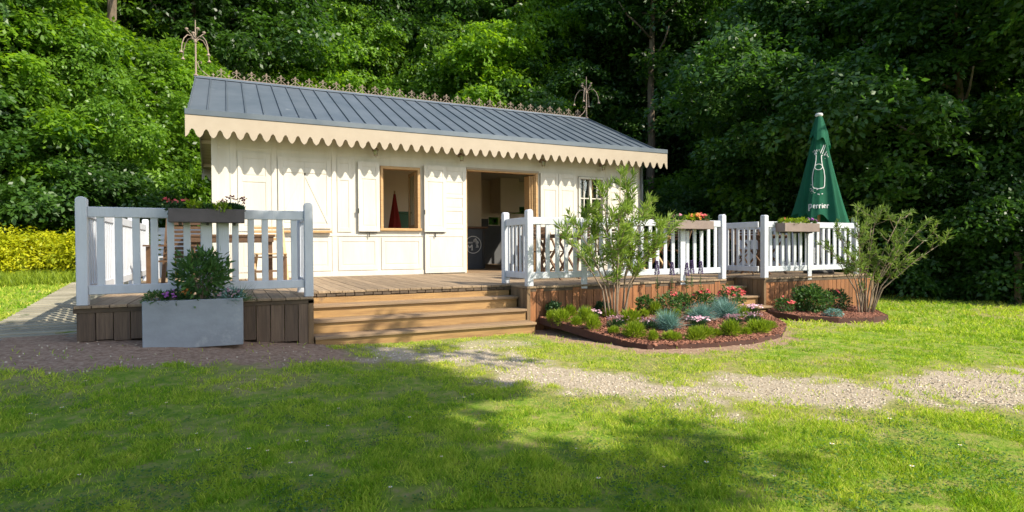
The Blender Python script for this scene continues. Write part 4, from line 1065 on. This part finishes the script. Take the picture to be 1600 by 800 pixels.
b2z = lambda x, y: -.565 + .05 * smooth((np.asarray(y) + 1.6) / 1.2) - .02 * smooth((np.asarray(x) - 4) / 2)
bed('mulch_bed', None, BED2, b2z)
edging('rusty steel edging curved round the front of the large flower bed', BED[:-1], lambda x, y: max(float(bedz(x, y)) + .010, -.556))
edging('rusty steel edging round the small bed under the far terrace', BED2, lambda x, y: float(b2z(x, y)) + .02)
def scatter_boxes(name, P, size, m, label, seed, flat=.3):
    rg = np.random.default_rng(seed); n = len(P); s = size * rg.uniform(.5, 1.5, (n, 1)); e = rg.uniform(.4, 1.0, (n, 3)); e[:, 2] *= flat
    base = np.array([(-1, -1, -1), (1, -1, -1), (1, 1, -1), (-1, 1, -1), (-.7, -.8, 1), (.8, -.6, 1), (.6, .8, 1), (-.8, .6, 1)], float)
    q = base[None] * (s * e)[:, None]
    q += rg.normal(size=q.shape) * (s * .12)[:, None]
    a = rg.random(n) * 6.28; b = rg.normal(size=n) * .4
    c, s_ = np.cos(a)[:, None], np.sin(a)[:, None]; y = q[..., 1] * np.cos(b)[:, None] - q[..., 2] * np.sin(b)[:, None]; z = q[..., 1] * np.sin(b)[:, None] + q[..., 2] * np.cos(b)[:, None]
    V = np.stack([q[..., 0] * c - y * s_, q[..., 0] * s_ + y * c, z], -1) + P[:, None]
    f = np.array([(4, 5, 6, 7), (0, 1, 5, 4), (1, 2, 6, 5), (2, 3, 7, 6), (3, 0, 4, 7)])
    F = (f[None] + (np.arange(n) * 8)[:, None, None]).reshape(-1, 4)
    o = np_obj(name, V.reshape(-1, 3), F, m, None, np.repeat(rg.random(n), 8)); tag(o, label, None, None, 'stuff'); return o
R_ = np.random.default_rng(4)
def inbed(poly, n, zf):
    x = R_.uniform(min(p[0] for p in poly), max(p[0] for p in poly), n); y = R_.uniform(min(p[1] for p in poly), max(p[1] for p in poly), n)
    k = inpoly(x, y, poly); x, y = x[k], y[k]; return np.stack([x, y, zf(x, y) + .012], -1)
scatter_boxes('bark_mulch', np.concatenate([inbed(BED, 16000, bedz), inbed(BED2, 7000, b2z)]), .016, chipm, 'reddish bark chips covering the flower beds', 3, .35)

def needletuft(name, m, n, h, spread, w_, seed, parent=None, base=.03, up=1.0, curve=-.15, rmin=.5):
    rg = np.random.default_rng(seed); P = rg.normal(size=(n, 3)) * base; P[:, 2] = np.abs(P[:, 2]) * .2
    a = rg.random(n) * 6.28; tl = np.abs(rg.normal(size=n)) * spread; D = np.stack([np.cos(a) * tl, np.sin(a) * tl, np.full(n, up)], -1)
    return leafcloud(name, P, D, h * rg.uniform(rmin, 1.1, n), w_, m, parent, rg, None, None, 0, curve)
# golden tufts
tuft_me = []
for k in range(3):
    t_ = thing('golden_tuft', None, 'plant', (0, 0, 0))
    rg = np.random.default_rng(50 + k); n = 900
    d = dirs(rg, n, .35); P = d * np.array([.075, .075, .075]) * rg.uniform(.2, 1, (n, 1)) + np.array([0, 0, .045]); D = d + np.array([0, 0, .9]) + rg.normal(size=(n, 3)) * .25
    leafcloud('foliage', P, D, .055 * rg.uniform(.5, 1.2, n), .007, leaf_tuft, t_, rg); tuft_me.append(t_)
tuft_used = [False] * 3; 
front = [(.14, -.45), (.1, -.72), (.16, -1.0), (.14, -1.35), (.22, -1.62), (.32, -1.9), (.45, -2.1), (.66, -2.15), (.84, -2.3), (1.03, -2.2), (1.28, -2.15), (1.46, -2.22), (1.68, -2.2), (1.86, -2.17), (2.05, -2.13)]
back_ = [(.55, -.25), (.98, -.58), (1.42, -.74), (1.66, -.62), (.56, -1.6), (.85, -1.15), (1.75, -1.0), (2.25, -2.03), (2.5, -1.4), (1.30, -1.30), (2.05, -.95), (.42, -.85)]
wt = (['the front edge row of the mulch bed', 'second row of the mulch bed'])
for row, pts in enumerate((front, back_)):
    for i, (x, y) in enumerate(pts):
        x, y = bedpos(max(x, .12), y); k = (i * 5 + row) % 3; sc = [1.0, 1.15, .9, 1.25][(i * 7) % 4]; lab = '%s golden yellow tuft from the left in %s' % (ORD[i], wt[row]); loc = (x, y, float(bedz(x, y)) - .005)
        if not tuft_used[k]: t_ = tuft_me[k]; tuft_used[k] = True; t_.location = loc; t_['label'] = lab; t_['group'] = 'golden tufts in the flower bed'; t_.scale = (sc,) * 3
        else: dup(tuft_me[k], (loc[0] + .03 * math.sin(i * 5), loc[1] + .03 * math.cos(i * 7), loc[2]), i * 1.3, lab, 'golden tufts in the flower bed', (sc * (1 + .3 * math.sin(i * 3)), sc * (1.1 + .3 * math.sin(i * 4)), sc * (.95 + .3 * math.cos(i * 2.3))))
# blue fescue
def fescue(seed):
    t_ = thing('blue_fescue', None, 'plant', (0, 0, 0)); needletuft('blades', leaf_fescue, 900, .24, .75, .0045, seed, t_, .03, .8, -.35, .6); return t_
fs0 = fescue(61)
for i, (x, y, sc, lab) in enumerate([(.95, -1.72, 1.15, 'blue grey fescue tuft nearest the front of the bed'), (1.75, -1.42, 1.15, 'blue grey fescue tuft in the middle of the bed'), (2.35, -1.25, 1.15, 'blue grey fescue tuft toward the right of the bed'), (2.75, -.75, 1.1, 'blue grey fescue tuft in front of the red roses by the narrow steps'), (.72, -.35, .6, 'small blue grey tuft at the left behind the golden tufts')]):
    x, y = bedpos(x, y)
    if i == 0: fs0.location = (x, y, float(bedz(x, y))); fs0.scale = (sc,) * 3; fs0['label'] = lab; fs0['group'] = 'blue fescues'
    else: dup(fs0, (x, y, float(bedz(x, y))), i, lab, 'blue fescues', sc)
def flowers(name, centres, r_, n, m, parent, seed, psize=.016):
    """small blossoms: petals fanned round each centre"""
    rg = np.random.default_rng(seed); C = np.asarray(centres); k = len(C); a = np.tile(np.arange(n) * 2 * np.pi / n, k) + np.repeat(rg.random(k), n) * 6
    tilt = np.repeat(rg.normal(size=(k, 3)) * .35 + np.array([-.2, -.5, .9]), n, 0); tilt /= np.linalg.norm(tilt, axis=1, keepdims=True)
    e1 = np.cross(tilt, [0, 1, .3]); e1 /= np.linalg.norm(e1, axis=1, keepdims=True); e2 = np.cross(tilt, e1)
    D = np.cos(a)[:, None] * e1 + np.sin(a)[:, None] * e2 + .35 * tilt
    return leafcloud(name, np.repeat(C, n, 0), D, psize, psize * .95, m, parent, rg, np.repeat(rg.random(k), n), tilt)
def pinks(seed):
    t_ = thing('pink_dianthus', None, 'plant', (0, 0, 0)); rg = np.random.default_rng(seed)
    n = 700; d = dirs(rg, n, .3); P = d * np.array([.10, .10, .04]) * rg.uniform(.1, 1, (n, 1)) + np.array([0, 0, .04])
    leafcloud('foliage', P, d + np.array([0, 0, .6]), .06, .006, leaf_shrub, t_, rg)
    c = np.stack([rg.normal(size=46) * .065, rg.normal(size=46) * .065, rg.uniform(.10, .15, 46)], -1); flowers('blossom', c, .02, 5, pet_pale, t_, seed, .017)
    return t_
pk = pinks(71)
for i, (x, y, lab) in enumerate([(.55, -.72, 'pale pink dianthus leftmost in the bed'), (.5, -1.35, 'pale pink dianthus in front of the terracotta pot'), (.78, -1.6, 'pale pink dianthus left of the nearest blue fescue'), (1.42, -1.72, 'pale pink dianthus right of the nearest blue fescue'), (1.95, -1.78, 'pale pink dianthus in front of the right hand blue fescue'), (2.35, -1.72, 'pale pink dianthus near the right end of the golden front row'), (2.95, -1.15, 'pale pink dianthus rightmost in the bed near the narrow steps')]):
    x, y = bedpos(x, y)
    if i == 0: pk.location = (x, y, float(bedz(x, y))); pk['label'] = lab; pk['group'] = 'pale pink dianthus'
    else: dup(pk, (x, y, float(bedz(x, y))), i * 2.1, lab, 'pale pink dianthus')
def bush(name, label, cat, loc, rx, rz_, n, leaf, m, seed, fl=None, group=None, wf=.5, stems=5):
    t_ = thing(name, label, cat, loc, 0, group); rg = np.random.default_rng(seed)
    d = dirs(rg, n, .2); rad = rg.uniform(.25, 1.08, n) ** .6
    bump_ = 1 + .22 * np.sin(d[:, 0] * 5 + seed) * np.cos(d[:, 1] * 6 + seed * 2)
    P = d * np.array([rx, rx, rz_]) * (rad * bump_)[:, None] + np.array([0, 0, rz_ * 1.02]); D = d + rg.normal(size=(n, 3)) * .6 + np.array([0, 0, .2])
    leafcloud('foliage', P, D, leaf * rg.uniform(.6, 1.2, n), leaf * wf, m, t_, rg, None, None, .1)
    m_ = MB(seed)
    for k in range(stems):
        a = k * 2.4; m_.tube([(0, 0, -.03), (rx * .3 * math.cos(a), rx * .3 * math.sin(a), rz_ * .8), (rx * .6 * math.cos(a), rx * .6 * math.sin(a), rz_ * 1.5)], [.008, .006, .003], 5)
    m_.build('stems', stemm, t_)
    if fl:
        mt, nf, zt, ps = fl; dd = dirs(rg, nf, .9); C = dd * np.array([rx, rx, rz_]) * 1.08 + np.array([0, 0, rz_ * zt]); C[:, 1] -= .02
        Cc = (C[:, None] + rg.normal(size=(nf, 6, 3)) * ps * .7).reshape(-1, 3); flowers('blossom', Cc, .02, 5, mt, t_, seed, ps)
    return t_
for (x, y, rx, rz_, lab, mt, nf) in [(1.98, -.55, .17, .15, 'small rose bush with a few faded pink buds in the bed', pet_red, 4), (2.62, -.55, .15, .16, 'rose bush with pink red blossoms in the middle back of the bed', pet_red, 9),
                                 (3.12, -.62, .19, .17, 'fullest rose bush with pink red blossoms left of the narrow steps', pet_red, 20), (2.35, -.42, .13, .13, 'low leafy green perennial between the rose bushes', None, 0), (1.72, -.35, .12, .12, 'small dark green perennial right of the oleander stems', None, 0),
                                 (.35, -.12, .09, .10, 'small dry looking sapling at the left end of the orange skirting', None, 0), (1.05, -.25, .1, .09, 'dark low shrub behind the oleander stems', None, 0)]:
    bush('flower_bush', lab, 'shrub', (x, y, float(bedz(x, y))), rx, rz_, 520, .05, leaf_flower if rx > .1 else leaf_shrub, int(x * 100) % 97, (mt, nf, 1.0, .02) if mt else None)
bush('flower_bush', 'coral flowered bush at the left end of the small bed', 'shrub', (4.25, -.62, -.55), .13, .13, 500, .045, leaf_flower, 5, (pet_red, 9, 1.0, .02))
bush('leafy_shrub', 'rounded bright green shrub under the far railing', 'shrub', (4.75, -.72, -.55), .27, .21, 1700, .065, leaf_flower, 6)
bush('flower_bush', 'dark shrub with a red bloom left of the right hand oleander', 'shrub', (5.35, -.72, -.55), .22, .17, 900, .05, leaf_shrub, 8, (pet_red, 3, 1.0, .022))
bush('low_herb', 'low grey green herb at the front of the small bed', 'plant', (4.62, -1.2, -.56), .13, .06, 500, .035, leaf_fescue, 9)
bush('low_herb', 'low bright green weed at the foot of the narrow steps', 'plant', (3.72, -.52, -.57), .09, .05, 260, .04, leaf_lime, 12)
# purple flower spikes standing behind the bed
def spike(h):
    t_ = thing('purple_flower_spike', None, 'plant', (0, 0, 0)); MB(1).tube([(0, 0, 0), (.01, 0, h * .5), (0, 0, h)], [.004, .0035, .002], 5).build('stem', leaf_shrub, t_)
    rg = np.random.default_rng(3); n = 420; z = rg.uniform(h * .72, h, n); a = rg.random(n) * 6.28; r_ = .022 * (1.15 - (z - h * .72) / (h * .28)); P = np.stack([r_ * np.cos(a), r_ * np.sin(a), z], -1); D = np.stack([np.cos(a), np.sin(a), np.full(n, .3)], -1)
    leafcloud('blossom', P, D, .022, .016, pet_purple, t_, rg)
    n = 60; z = rg.uniform(.02, h * .65, n); a = rg.random(n) * 6.28; leafcloud('foliage', np.stack([0 * z, 0 * z, z], -1), np.stack([np.cos(a), np.sin(a), np.full(n, .5)], -1), .07 * (1.1 - z / h), .014, leaf_flower, t_, rg); return t_
sp0 = spike(.74)
for i, (x, sc, lab) in enumerate([(2.05, 1.0, 'tallest purple flower spike right beside the oleander branches'), (2.36, .97, 'purple flower spike left of the railing brace under the flower box'), (2.62, .95, 'purple flower spike just left of the middle of the flower box'), (2.75, 1.0, 'purple flower spike under the right half of the flower box'), (2.90, .98, 'rightmost purple flower spike in front of the sunlit railing')]):
    if i == 0: sp0.location = (x, -.22, -.42); sp0['label'] = lab; sp0['group'] = 'purple flower spikes'
    else: dup(sp0, (x, -.22 + .03 * (i % 2), -.42), i, lab, 'purple flower spikes', sc)
# terracotta pot lying on its side
tp = MB(1); tp.lathe([(.035, 0), (.04, .002), (.062, .10), (.062, .101), (.075, .102), (.075, .135), (.064, .135), (.05, .03)], n=20)
tpo = tp.build('terracotta_pot', terracotta, None, smoothf=False); tpo.rotation_euler = (R(78), 0, R(75)); tpo.location = (1.03, -.80, -.375)
tag(tpo, 'terracotta pot lying on its side in the mulch by the oleander', 'pot')

# ------------------------------------------------------------------ oleanders
def oleander(name, label, loc, stems, seed, lm, leafL=.115, leafW=.017, per=26, spread=.5, twigs=5, dark=False, up=.35):
    """stems: list of (dx, dy, height); each forks into leafy shoots"""
    t_ = thing(name, label, 'shrub', loc); rg = random.Random(seed); nr = np.random.default_rng(seed); m_ = MB(seed); P = []; D = []; rr = []
    for (dx, dy, h) in stems:
        if lm is leaf_ole2: dx *= .82; dy *= .85
        else: h *= .93
        p1 = Vector((dx * .25, dy * .25, h * .35)); p2 = Vector((dx * .6, dy * .6, h * .7)); p3 = Vector((dx, dy, h))
        p1 += Vector((rg.uniform(-.03, .03), rg.uniform(-.03, .03), 0))
        b0_ = (round(dx * 3) * .05, rg.uniform(-.04, .04), -.04); m_.tube([b0_, Vector(b0_).lerp(p1, .55) + Vector((rg.uniform(-.02, .02), 0, 0)), p1, p2, p3], [.016, .013, .011, .007, .003], 6)
        tips = [(p3, (p3 - p2).normalized())]
        for k in range(twigs):
            f = rg.uniform(.42, .97); q = p1.lerp(p2, (f - .35) / .35) if f < .7 else p2.lerp(p3, (f - .7) / .3)
            d = Vector((rg.gauss(0, 1), rg.gauss(0, 1), rg.uniform(.3, 1.4))).normalized(); L = rg.uniform(.14, .36) * (h / 1.9) ** .5; e_ = q + d * L + Vector((0, 0, .05)); m_.tube([q, q + d * L * .5, e_], [.006, .0045, .003], 5); tips.append((e_, d))
        for (tp_, d) in tips:
            n = int(per * rg.uniform(.7, 1.2)); cr_ = rg.random()
            for j in range(n):
                back = rg.random() ** 1.2 * .24; a = rg.uniform(0, 6.28); o_ = d.orthogonal().normalized(); o2_ = d.cross(o_)
                sp_ = rg.uniform(.35, 1.1) * (1 + back * 2); v = d * 1.0 + (o_ * math.cos(a) + o2_ * math.sin(a)) * sp_ + Vector((0, 0, up * .5)); P.append(tp_ - d * back); D.append(v); rr.append(min(1, max(0, cr_ * .5 + rg.random() * .5)))
    P = np.array([tuple(p) for p in P]); D = np.array([tuple(p) for p in D]); n = len(P)
    leafcloud('foliage', P, D, leafL * nr.uniform(.65, 1.2, n), leafW * nr.uniform(.8, 1.2, n), lm, t_, nr, np.array(rr), None, .12, -.12)
    m_.build('stems', stemm, t_, smoothf=True); return t_
oleander('oleander', 'tall airy oleander in the flower bed in front of the railing', (1.10, -.50, -.43),
         [(-.48, .05, 1.55), (-.32, -.15, 1.88), (-.05, -.2, 2.08), (.14, -.1, 1.9), (.30, .05, 1.72), (.50, -.1, 1.78), (.70, .1, 1.6), (.92, -.05, 1.5), (1.12, .05, 1.36), (-.74, .0, 1.5), (-.88, -.1, 1.2), (.62, -.25, 1.2), (-.15, -.3, 1.15)], 5, leaf_ole, leafL=.13, leafW=.019, per=40, twigs=8)
oleander('oleander', 'wide spreading oleander at the right end of the far terrace', (5.55, -1.05, -.60),
         [(-.45, .25, 1.45), (-.2, .0, 1.55), (.05, .15, 1.62), (.25, -.1, 1.68), (.45, .1, 1.60), (.65, -.35, 1.65), (.85, -.4, 1.5), (1.05, -.6, 1.55), (1.25, -.6, 1.35), (1.45, -.75, 1.25), (-.65, .3, 1.15), (.5, -.4, 1.1), (-.45, -.1, .95)], 9, leaf_ole2, leafL=.105, leafW=.018, per=26, twigs=8)

# ------------------------------------------------------------------ grey planter with its shrub, and the hanging flower boxes
pl = thing('grey_planter', 'large slate grey square planter in front of the left railing', 'planter', (-3.94, -.515, -.41), -.03)
m_ = MB(1); hw, hd_, H = .425, .20, .46
m_.box(-hw, hw, -hd_, -hd_ + .03, 0, H); m_.box(-hw, hw, hd_ - .03, hd_, 0, H); m_.box(-hw, -hw + .03, -hd_ + .03, hd_ - .03, 0, H); m_.box(hw - .03, hw, -hd_ + .03, hd_ - .03, 0, H)
m_.build('trough', slate, pl, bevel=.006); MB(2).box(-hw + .03, hw - .03, -hd_ + .03, hd_ - .03, H - .1, H - .04).build('soil', mulch, pl)
bush('planter_shrub', 'rounded dark green shrub growing in the grey planter', 'shrub', (-3.88, -.52, -.02), .245, .26, 1300, .075, leaf_flower, 33, None, None, .36, 9)
for (x, rx, mt, lab, lm) in [(-4.27, .1, None, 'feathery green herb at the left end of the grey planter', leaf_flower), (-4.12, .09, pet_magenta, 'magenta flowering plant in the grey planter', leaf_shrub), (-3.62, .11, pet_pale, 'whitish flowering plant at the right of the planter shrub', leaf_fescue), (-4.02, .05, pet_orange, 'small orange flowering plant at the foot of the planter shrub', leaf_shrub)]:
    bush('bedding_plant', lab, 'plant', (x, -.62, -.0), rx, .06, 420, .05, lm, int(-x * 100) % 89, (mt, 9, 1.0, .015) if mt else None, 'plants in the grey planter', .25)
gt = thing('grass_tuft', 'arching grass tuft hanging over the right end of the grey planter', 'plant', (-3.56, -.60, .0)); needletuft('blades', leaf_flower, 220, .2, 1.2, .005, 7, gt, .03, .6, -.5)
def flowerbox(label, x0, x1, y, z0, h, m, dp=.19):
    cx = (x0 + x1) / 2; t_ = thing('flower_box', label, 'planter', (cx, y, z0), 0, 'flower boxes hung on the railings'); w_ = (x1 - x0) / 2; m_ = MB(1)
    m_.box(-w_, w_, -dp, -dp + .018, 0, h); m_.box(-w_, w_, -.018, 0, 0, h); m_.box(-w_, -w_ + .018, -dp + .018, -.018, 0, h); m_.box(w_ - .018, w_, -dp + .018, -.018, 0, h); m_.box(-w_ + .018, w_ - .018, -dp + .018, -.018, 0, .02)
    m_.build('trough', m, t_, bevel=.004); MB(2).box(-w_ + .018, w_ - .018, -dp + .018, -.018, .02, h - .02).build('soil', mulch, t_)
    for s in (-.72, 0, .72): MB(1).box(s * w_ - .012, s * w_ + .012, -dp * .7, .0, -.024, -.002).build('bracket', darkmetal, t_)
    return t_
flowerbox('dark grey flower box hung on the shaded left railing', -4.17, -3.49, LY - .03, .80, .135, boxm)
flowerbox('brown flower box hung on the sunlit railing behind the bed', 2.42, 3.20, -.005, .80, .13, boxlit)
flowerbox('brown flower box hung on the far railing below the parasol', 4.66, 5.52, -.115, .77, .145, boxlit)
def boxplants(y, z, items, grp):
    for (x, lm, mt, rx, rz_, nf, lab, ps) in items:
        bush('bedding_plant', lab, 'plant', (x, y, z), rx, rz_, 300, .04, lm, int(abs(x) * 100) % 83, (mt, nf, 1.15, ps) if mt else None, grp, .5, 3)
def geranium(label, loc, mt, pts, grp, seed, lm=leaf_shrub, ps=.014):
    t_ = thing('geranium', label, 'plant', loc, 0, grp); m_ = MB(2); rg = np.random.default_rng(seed); C = []
    for (x, h) in pts: m_.tube([(x * .4, 0, -.02), (x * .7, 0, h * .6), (x, 0, h)], [.004, .003, .003], 5); C += list(np.array([x, 0, h]) + rg.normal(size=(16, 3)) * np.array([.022, .02, .013]))
    m_.build('stems', lm, t_); flowers('blossom', C, .02, 5, mt, t_, seed, ps)
    n = 200; d = dirs(rg, n, .3); P = d * np.array([.08, .06, .05]) + np.array([0, 0, .03]); leafcloud('foliage', P, d + rg.normal(size=(n, 3)) * .5, .04, .032, lm, t_, rg); return t_
g1 = 'plants in the dark flower box'
boxplants(LY - .13, .90, [(-3.95, leaf_lime, None, .085, .055, 0, 'lime green foliage plant left in the dark flower box', .02), (-3.70, leaf_lime, None, .10, .045, 0, 'lime green foliage plant right in the dark flower box', .02), (-3.83, leaf_flower, None, .09, .04, 0, 'green trailing plant in the middle of the dark flower box', .02), (-3.56, leaf_shrub, None, .07, .035, 0, 'dark green trailing plant at the right end of the dark flower box', .02)], g1)
geranium('pink red geranium at the left end of the dark flower box', (-4.10, LY - .13, .90), pet_red, [(-.08, .13), (-.01, .105), (.06, .12)], g1, 5)
geranium('dark red geranium at the right end of the dark flower box', (-3.60, LY - .13, .90), pet_darkred, [(-.09, .115), (-.02, .165), (.07, .15), (.11, .13)], g1, 6)
g2 = 'plants in the brown flower box'
boxplants(-.10, .90, [(2.55, leaf_flower, pet_pink, .09, .05, 3, 'green plant with a pink bloom at the left end of the brown flower box', .018), (2.76, leaf_lime, None, .10, .045, 0, 'lime green plant in the brown flower box', .02), (2.86, leaf_lime, pet_orange, .09, .06, 6, 'orange yellow flowering plant in the middle of the brown flower box', .02), (3.08, leaf_flower, pet_red, .09, .055, 5, 'coral red flowering plant at the right end of the brown flower box', .02)], g2)
geranium('bright pink red geranium in the brown flower box', (2.97, -.10, .90), pet_red, [(-.05, .10), (.03, .12), (.08, .09)], g2, 8, ps=.018)
g3 = 'plants in the far flower box'
boxplants(-.21, .88, [(4.74, leaf_lime, pet_red, .08, .05, 3, 'green plant with a red bloom at the left of the far flower box', .018), (4.95, leaf_lime, None, .12, .05, 0, 'yellow green plant in the far flower box', .02), (5.17, leaf_lime, None, .11, .06, 0, 'tall yellow green plant in the far flower box', .02), (5.44, leaf_flower, pet_magenta, .08, .05, 9, 'magenta flowering plant at the right end of the far flower box', .02)], g3)

# ------------------------------------------------------------------ gravel, grass, weeds, daisies
def conesample(n, dmin, dmax, pw, seed, px0=-60, px1=1660):
    rg = np.random.default_rng(seed); u_ = rg.random(n); d = (dmin ** (1 - pw) + u_ * (dmax ** (1 - pw) - dmin ** (1 - pw))) ** (1 / (1 - pw)) if pw != 1 else dmin * (dmax / dmin) ** u_
    th = .4514 + np.arctan((rg.uniform(px0, px1, n) - 800) / 915.0); return CAM.x + d * np.sin(th), CAM.y + d * np.cos(th), d, rg
def excluded(x, y):
    e_ = inpoly(x, y, BED) | inpoly(x, y, BED2) | inpoly(x, y, [(-4.98, 12), (-4.98, -.3), (-2.8, -.3), (-2.8, -.36), (0, -.36), (0, 0), (7.3, -.1), (7.3, 5), (5.5, 12)])
    e_ |= inpoly(x, y, [(-4.95, -.3), (-4.95, 6), (-5.95, 6), (-5.95, .9), (-7.7, -.35)]) | ((np.abs(x + 3.94) < .46) & (np.abs(y + .52) < .22)); return e_
x, y, d, rg_ = conesample(75000, 2.6, 14, 1.15, 5)
gr, di, dr = masks(x, y); k = (rg_.random(len(x)) < gr ** 1.5 * .9 + di * .05) & ~excluded(x, y); x, y = x[k], y[k]
stonem = mat('gravel_stones', (.32, .25, .17), .8, rndcol=(.74, .64, .50))
scatter_boxes('gravel_stones', np.stack([x, y, gz(x, y) + .001], -1), .0072, stonem, 'pale gravel stones of the worn path', 6, .6)
def grassfield(name, n, dmin, dmax, pw, seed, h0, w0, label):
    x, y, d, rg = conesample(n, dmin, dmax, pw, seed); gr, di, dr = masks(x, y)
    cl = fbm(x, y, .18, 2, 31); big = fbm(x, y, .8, 2, 37)
    cover = (1 - gr * .93) * (1 - di * .985) * (1 - dr * .55) * (.16 + 1.0 * smooth((cl - .34) / .26)) * (1 - .8 * smooth((fbm(x, y, .38, 3, 71) - .60) / .08)); ex = excluded(x, y)
    weeds = (smooth((.14 - np.abs(y + .50 + .05 * np.sin(x * 9))) / .1) * ((x > -2.7) & (x < .0)) * smooth((cl - .40) / .15)) * .9
    cover = np.maximum(cover, weeds)
    k = (rg.random(len(x)) < cover) & ~ex; x, y, d, cl, big, dr = x[k], y[k], d[k], cl[k], big[k], dr[k]; m = len(x)
    a = rg.random(m) * 6.28; t_ = np.abs(rg.normal(size=m)) * .55; D = np.stack([np.cos(a) * t_, np.sin(a) * t_, np.ones(m)], -1)
    h = h0 * rg.uniform(.45, 1.25, m) * (.55 + .9 * cl) * (1 + .25 * (big - .5)); wd = w0 * np.clip(d / 4.0, .75, 3.2)
    P = np.stack([x, y, gz(x, y) - .006], -1); D /= np.linalg.norm(D, axis=1, keepdims=True)
    S = np.cross(D, rg.normal(size=(m, 3)) + np.array([.3, 1, 0])); S /= np.linalg.norm(S, axis=1, keepdims=True)
    tip = P + D * h[:, None]; tip[:, 0] += np.cos(a) * h * .25; tip[:, 1] += np.sin(a) * h * .25
    V = np.stack([P - S * (wd / 2)[:, None], P + S * (wd / 2)[:, None], P + D * (h * .6)[:, None] + S * (wd * .38)[:, None], tip, P + D * (h * .6)[:, None] - S * (wd * .38)[:, None]], 1).reshape(-1, 3)
    F = (np.array([0, 1, 2, 3, 4])[None] + (np.arange(m) * 5)[:, None])
    fine = fbm(x, y, .09, 2, 61); r_ = np.clip(.28 * rg.random(m) + .55 * (fine - .28) + .30 * (big - .3) + .42 * dr + .12 * rg.normal(size=m) + .55 * (rg.random(m) < .09), 0, 1)
    o = np_obj(name, V, F, grassm, None, np.repeat(r_, 5)); tag(o, label, None, None, 'stuff'); return o
grassfield('lawn_grass', 380000, 2.5, 9.5, 1.25, 11, .034, .0042, 'short mown lawn grass in front of the pavilion')
grassfield('lawn_grass', 130000, 9.0, 22, 1.1, 12, .055, .006, 'lawn grass farther back toward the wood')
# taller grass fringe by the hedge on the left
def fringe():
    rg = np.random.default_rng(9); n = 9000; px = rg.uniform(-60, 125, n); d = rg.uniform(12.5, 16, n); th = .4514 + np.arctan((px - 800) / 915.0); x = CAM.x + d * np.sin(th); y = CAM.y + d * np.cos(th)
    a = rg.random(n) * 6.28; D = np.stack([np.cos(a) * .4, np.sin(a) * .4, np.ones(n)], -1); k = np.abs(y - 7.3 - .1 * x) > .45
    o = leafcloud('tall_grass', np.stack([x, y, gz(x, y)], -1)[k], D[k], rg.uniform(.08, .26, n)[k], .012, leaf_tuft, None, rg, None, None, 0, -.2); tag(o, 'tall sunlit grass in front of the golden hedge', None, None, 'stuff')
fringe()
# clover and plantain leaves low in the turf
x, y, d, rg_ = conesample(42000, 2.5, 10, 1.2, 21); gr, di, dr = masks(x, y); cl = fbm(x, y, .3, 2, 47)
k = (rg_.random(len(x)) < smooth((cl - .5) / .1) * (1 - gr) * (1 - di)) & ~excluded(x, y); x, y = x[k], y[k]; n = len(x); a = rg_.random(n) * 6.28
o = leafcloud('clover', np.stack([x, y, gz(x, y) + rg_.uniform(.008, .028, n)], -1), np.stack([np.cos(a), np.sin(a), np.full(n, .25)], -1), rg_.uniform(.010, .02, n), .012, leafmat('clover_leaf', (.04, .12, .02), (.10, .20, .035), (.1, .22, .03), .3), None, rg_, None, np.tile([0, 0, 1.0], (n, 1)) + rg_.normal(size=(n, 3)) * .25)
tag(o, 'clover leaves growing low in the lawn', None, None, 'stuff')
# daisies
from math import pi
dz0 = thing('daisy', 'small white daisy open in the near lawn', 'flower', (0, 0, 0), 0, 'white daisies in the lawn')
MB(1).tube([(0, 0, 0), (0, 0, .045)], .0012, 4).build('stem', leaf_flower, dz0)
aa = np.arange(14) * 2 * np.pi / 14
petw = mat('petal_white', (.8, .8, .78), .6)
leafcloud('petals', np.tile([0, 0, .045], (14, 1)), np.stack([np.cos(aa), np.sin(aa), np.full(14, .12)], -1), .0115, .005, petw, dz0, None, None, np.tile([0, 0, 1.0], (14, 1)))
MB(1).lathe([(.004, .045), (.0035, .048), (.001, .0495)], n=8).build('centre', mat('daisy_yellow', (.7, .45, .03), .7), dz0)
def unpx(px, py, z=-.585):
    q = (px - 800); r = (py - 400); a_ = q * cr - r * sr; b_ = q * sr + r * cr; v = f0 * 0
    dirv = fwd * FPX + r0 * a_ - upv * b_ ; s = (z + .03 - CAM.z) / dirv.z; return CAM + dirv * s
DP = [(48, 661), (57, 660), (97, 654), (124, 745), (307, 679), (310, 708), (389, 707), (418, 707), (465, 690), (479, 693), (454, 728), (486, 747), (512, 668), (358, 618), (372, 617), (398, 607), (430, 614), (529, 641), (690, 715), (935, 752), (1104, 728), (1037, 730), (1300, 700), (1390, 660), (1425, 735), (610, 765), (725, 625), (738, 620), (560, 602), (134, 622), (205, 655), (900, 700), (1210, 745), (1500, 700), (260, 640), (640, 655)]
for i, (px, py) in enumerate(DP):
    p = unpx(px, py); zz = float(gz(p.x, p.y))
    if i == 0: dz0.location = (p.x, p.y, zz)
    else: dup(dz0, (p.x, p.y, zz), i * 1.7, None, None, random.Random(i).uniform(.7, 1.2))
# pair of distant posts at the edge of the right hand lawn
po = MB(1); po.box(-.05, .05, -.05, .05, -.1, 1.0); po.box(-.06, .06, -.06, .06, 1.0, 1.03)
x, y = polar(1592, 15.2); poo = po.build('wooden_post', barkm, None, bevel=.01); poo.location = (x, y, float(gz(x, y))); tag(poo, 'dark wooden post under the trees at the right edge', 'post')
